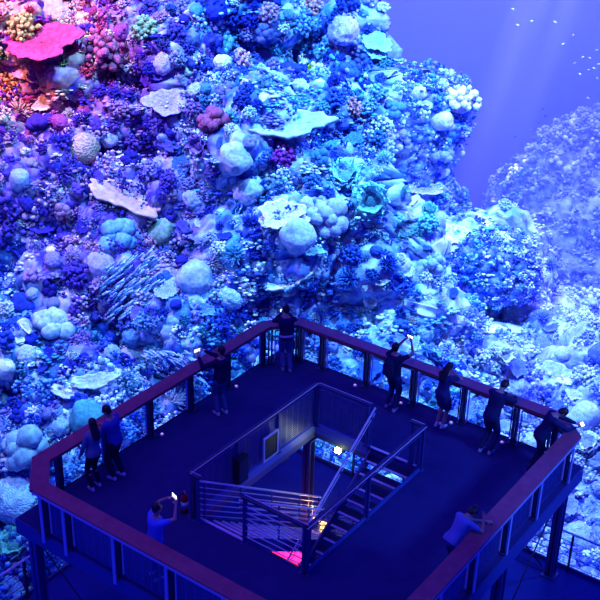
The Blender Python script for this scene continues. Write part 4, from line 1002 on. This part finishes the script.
# countless little tufts that cover everything: one mass
def tuft_mass(name, pts, label):
    v0, f0 = ICO[1]; v0 = v0[:]; import bmesh
    bm = bmesh.new(); bmesh.ops.create_icosphere(bm, subdivisions=1, radius=1); v0 = np.array([x.co[:] for x in bm.verts]); f0 = np.array([[x.index for x in q.verts] for q in bm.faces]); bm.free()
    VV_, CC_, FF_ = [], [], []; n = 0; r = np.random.default_rng(5)
    for (p, nn, R, c, style) in pts:
        k = {0: 20, 1: 9, 2: 15}[style]; a = nn*.6+np.array([0, 0, .4]); a /= np.linalg.norm(a)
        if style == 2:   # flaky plates
            d = r.normal(0, .6, (k, 3)); d[:, 2] *= .35; sz = r.uniform(.22, .5, k)[:, None]*np.array([1, 1, .28]); 
        else:
            d = r.normal(0, 1, (k, 3)); d /= np.linalg.norm(d, axis=1)[:, None]; d = d*r.uniform(.55, 1.05, k)[:, None]; d += a*.35; sz = (r.uniform(.15, .27, k) if style == 0 else r.uniform(.28, .5, k))[:, None]*(1+r.normal(0, .15, (k, 3)))
        cen = p+d*R+a*R*.1; V_ = cen[:, None, :]+v0[None]*(sz*R)[:, None, :]
        VV_.append(V_.reshape(-1, 3)); cc = np.clip(c*r.uniform(.7, 1.3, (k, 1)), 0, 1); CC_.append(np.repeat(cc, 12, axis=0)); FF_.append((f0[None]+(np.arange(k)*12)[:, None, None]).reshape(-1, 3)+n); n += k*12
    V_ = np.concatenate(VV_).astype(np.float32); C_ = np.concatenate(CC_); F_ = np.concatenate(FF_).astype(np.int32)
    me = bpy.data.meshes.new(name); me.vertices.add(len(V_)); me.vertices.foreach_set('co', V_.ravel()); me.loops.add(F_.size); me.loops.foreach_set('vertex_index', F_.ravel()); me.polygons.add(len(F_))
    me.polygons.foreach_set('loop_start', np.arange(0, F_.size, 3, dtype=np.int32)); me.polygons.foreach_set('loop_total', np.full(len(F_), 3, np.int32)); me.update(calc_edges=True)
    a = me.color_attributes.new('Col', 'FLOAT_COLOR', 'POINT'); a.data.foreach_set('color', np.concatenate([C_, np.ones((len(C_), 1))], 1).astype(np.float32).ravel())
    me.polygons.foreach_set('use_smooth', [True]*len(me.polygons)); me.materials.append(M['tuft']); o = bpy.data.objects.new(name, me); COL.objects.link(o); o['kind'] = 'stuff'; o['label'] = label
wcam = np.array(CAMP)
T = []
r_ = np.random.default_rng(3); Wn = normals(D); Wn_w = Wn[:, :1]*np.array(R2)+Wn[:, 1:2]*np.array(F2)+Wn[:, 2:]*np.array([0, 0, 1.])
reg_ = (sandm < .55) & (np.abs(SA) < .36) & (WAr > .1) & (D[:, 2] > -12)
cand = np.nonzero(reg_)[0]
tufty = vnoise(D, 2.4, 61)
pk = r_.choice(cand, 15000); pk = pk[r_.random(len(pk)) < .45+1.0*tufty[pk]]
pc = palette(D[pk], I3[pk]+17, 23); kk = vnoise(D[pk], 1.6, 62)
for i_, c_, q_ in zip(pk, pc, kk):
    T.append((DW[i_], Wn_w[i_], r_.uniform(.10, .30), c_, 2 if q_ > .6 else (1 if q_ < .33 else 0)))
for Pe, Ve, (cn, r0_, r1_, dk) in EXTRA:
    ii = r_.integers(0, len(Pe), cn); Pw_ = to_world(Pe[ii]); nw_ = Ve[ii]/np.linalg.norm(Ve[ii], axis=1)[:, None]; nw_ = nw_[:, :1]*np.array(R2)+nw_[:, 1:2]*np.array(F2)+nw_[:, 2:]*np.array([0, 0, 1.])
    ce = palette(Pe[ii], np.floor(Pe[ii]*9), 31)*dk
    for a1, a2, a3 in zip(Pw_, nw_, ce): T.append((a1, a2, r_.uniform(r0_, r1_), a3, int(r_.integers(0, 3))))
tuft_mass('coral_growth', T, 'countless small coral tufts and flakes encrusting the reef slope')

# fish
def fish_mesh():
    c = CM(); n = 10; prof_ = [(-1, .02, .05), (-.8, .07, .16), (-.4, .15, .34), (.1, .18, .38), (.5, .14, .28), (.8, .07, .14), (.95, .03, .06)]
    a = np.arange(n)*2*PI/n; vs = np.concatenate([np.stack([0*a+x, np.cos(a)*y, np.sin(a)*z], -1) for x, y, z in prof_]); K = len(prof_)
    fs = [[i*n+j, i*n+(j+1) % n, (i+1)*n+(j+1) % n, (i+1)*n+j] for i in range(K-1) for j in range(n)]+[list(range(n))[::-1], [(K-1)*n+j for j in range(n)]]
    c.add(vs, fs, (1, 1, 1))
    for pts in ([(-.95, 0, 0), (-1.45, 0, .38), (-1.3, 0, 0), (-1.45, 0, -.38)], [(.3, 0, .3), (-.1, 0, .55), (-.5, 0, .45), (-.5, 0, .25)], [(.1, 0, -.33), (-.2, 0, -.5), (-.4, 0, -.28)]):
        p = np.array(pts, float); k = len(p); c.add(np.concatenate([p+[0, .015, 0], p-[0, .015, 0]]), [list(range(k)), list(range(k, 2*k))[::-1]]+[[i, (i+1) % k, (i+1) % k+k, i+k] for i in range(k)], (.8, .8, .8))
    return c.mesh('fish', M['smooth'])
FM = fish_mesh()
def fish(px, py, dist, L, colr_, label, group):
    o = bpy.data.objects.new('fish', FM); COL.objects.link(o); o.location = CAMP+pixray(px, py)*dist; o.scale = (L/3,)*3; o.color = (*colr_, 1)
    o.rotation_euler = (random.uniform(-.2, .2), random.uniform(-.5, .5), math.atan2(R2.y, R2.x)+random.choice((0, PI))+random.uniform(-.7, .7)); tag(o, label, 'fish', group)
for x, y in ((513, 9), (518, 25), (532, 21), (555, 22), (563, 44)): fish(x, y, 44, .2, (.95, .95, .9), 'little pale fish high in the open water, away from the school', 'pale fish scattered near the surface')
for x, y in ((583, 57), (590, 58), (597, 50), (580, 74), (589, 70), (597, 78), (588, 98), (573, 35), (575, 63), (599, 64), (594, 68)): fish(x, y, 44, .17, (.95, .95, .9), 'little pale fish of the school at the right edge', 'school of small pale fish at the right edge')
for x, y in ((543, 109), (545, 116), (538, 123), (515, 137), (577, 125)): fish(x, y, 45, .17, (.02, .03, .2), 'little dark fish hovering over the hazy mound', 'dark fish over the hazy mound')
for x, y in ((363, 15), (367, 17), (369, 24), (373, 5), (566, 233), (562, 236)): fish(x, y, 40, .15, (.7, .85, .95), 'little silvery fish close to the reef', 'silvery fish close to the reef')

# ------------------------------------------------------------------ light and water
w = bpy.data.worlds.new('world'); scn.world = w; w.use_nodes = True; nt = w.node_tree; bg = nt.nodes['Background']
bg.inputs[0].default_value = (.008, .02, 1, 1); bg.inputs[1].default_value = .75
def spot(name, pos, target, power, colr_, angle, blend=.4, rad=.6):
    l = bpy.data.lights.new(name, 'SPOT'); l.energy = power; l.color = colr_; l.spot_size = math.radians(angle); l.spot_blend = blend; l.shadow_soft_size = rad
    o = bpy.data.objects.new(name, l); COL.objects.link(o); o.location = pos; o.rotation_euler = (Vector(target)-Vector(pos)).to_track_quat('-Z', 'Y').to_euler(); return o
spot('reef_spot', sd(-14, 33, 17), sd(-11, 40, -1), 38000, (.40, .29, 1), 75)
spot('reef_spot', sd(-2, 33, 17), sd(-1, 38, -3), 38000, (.11, .45, 1), 80)
spot('reef_spot', sd(9, 34, 15), sd(8, 40, -6), 32000, (.2, .48, 1), 82)
spot('reef_spot', sd(-9, 25, 8), sd(-9, 30, -7), 5000, (.15, .5, 1), 90)
spot('warm_fill_spot', sd(-15, 33, 14), sd(-11.5, 41, 3), 12000, (1, .38, .2), 44)  # unseen warm light added to bring out reds on the upper left
for ds, tg in ((0, 0), (1.4, .5), (3.0, 1.8)):
    spot('sun_shaft', sd(13.5+ds, 56, 15.2), sd(8.6+tg, 56, -8), 520000, (.5, .5, 1), 6.5, 1., .1)
spot('rail_fill_spot', sd(11, 14, 7), (1.6, 7.6, 1), 3500, (.08, .22, 1), 34)  # unseen blue light added to tint the near right handrail
# water haze in front of the distant reef
mb = MB(); c8 = [sd(s, d, z) for s in (-40, 45) for d in (45, 100) for z in (-14, 16)]
mb.add(c8, [(0, 1, 3, 2), (4, 6, 7, 5), (0, 4, 5, 1), (2, 3, 7, 6), (0, 2, 6, 4), (1, 5, 7, 3)])
hz = bpy.data.materials.new('water_haze'); hz.use_nodes = True; nt = hz.node_tree; nt.nodes.clear()
out = nt.nodes.new('ShaderNodeOutputMaterial'); vs_ = nt.nodes.new('ShaderNodeVolumePrincipled'); vs_.inputs['Color'].default_value = (.4, .42, 1, 1); vs_.inputs['Density'].default_value = .05; vs_.inputs['Anisotropy'].default_value = .1
nt.links.new(vs_.outputs[0], out.inputs['Volume'])
o = mb.build('water', hz); o['kind'] = 'structure'
l = bpy.data.lights.new('haze_fill_light', 'AREA'); l.shape = 'RECTANGLE'; l.size = 50; l.size_y = 40; l.spread = math.radians(110); l.energy = 190000; l.color = (.11, .14, 1)  # unseen overhead area light added to brighten the haze and far mound
o = bpy.data.objects.new('haze_fill_light', l); COL.objects.link(o); o.location = sd(12, 68, 15.5)
# dim unseen fill light over the deck, added to redden the handrail boards
l = bpy.data.lights.new('deck_fill_light', 'AREA'); l.size = 8; l.energy = 400; l.color = (.42, .16, 1)
o = bpy.data.objects.new('deck_fill_light', l); COL.objects.link(o); o.location = (9, 0, 13); o.rotation_euler = (Vector((5, 4, 0))-Vector((9, 0, 13))).to_track_quat('-Z', 'Y').to_euler()
def plamp(pos, e, c): 
    l = bpy.data.lights.new('lamp_light', 'POINT'); l.energy = e; l.color = c; l.shadow_soft_size = .05; o = bpy.data.objects.new('lamp_light', l); COL.objects.link(o); o.location = pos
plamp((2.15, 3.11, -.5), 3.5, (.8, 1, .2)); plamp((2.0, 2.6, LZ+.5), 25, (1, .55, .2)); plamp((2.9, 2.7, LZ+.4), 12, (1, .1, .3))
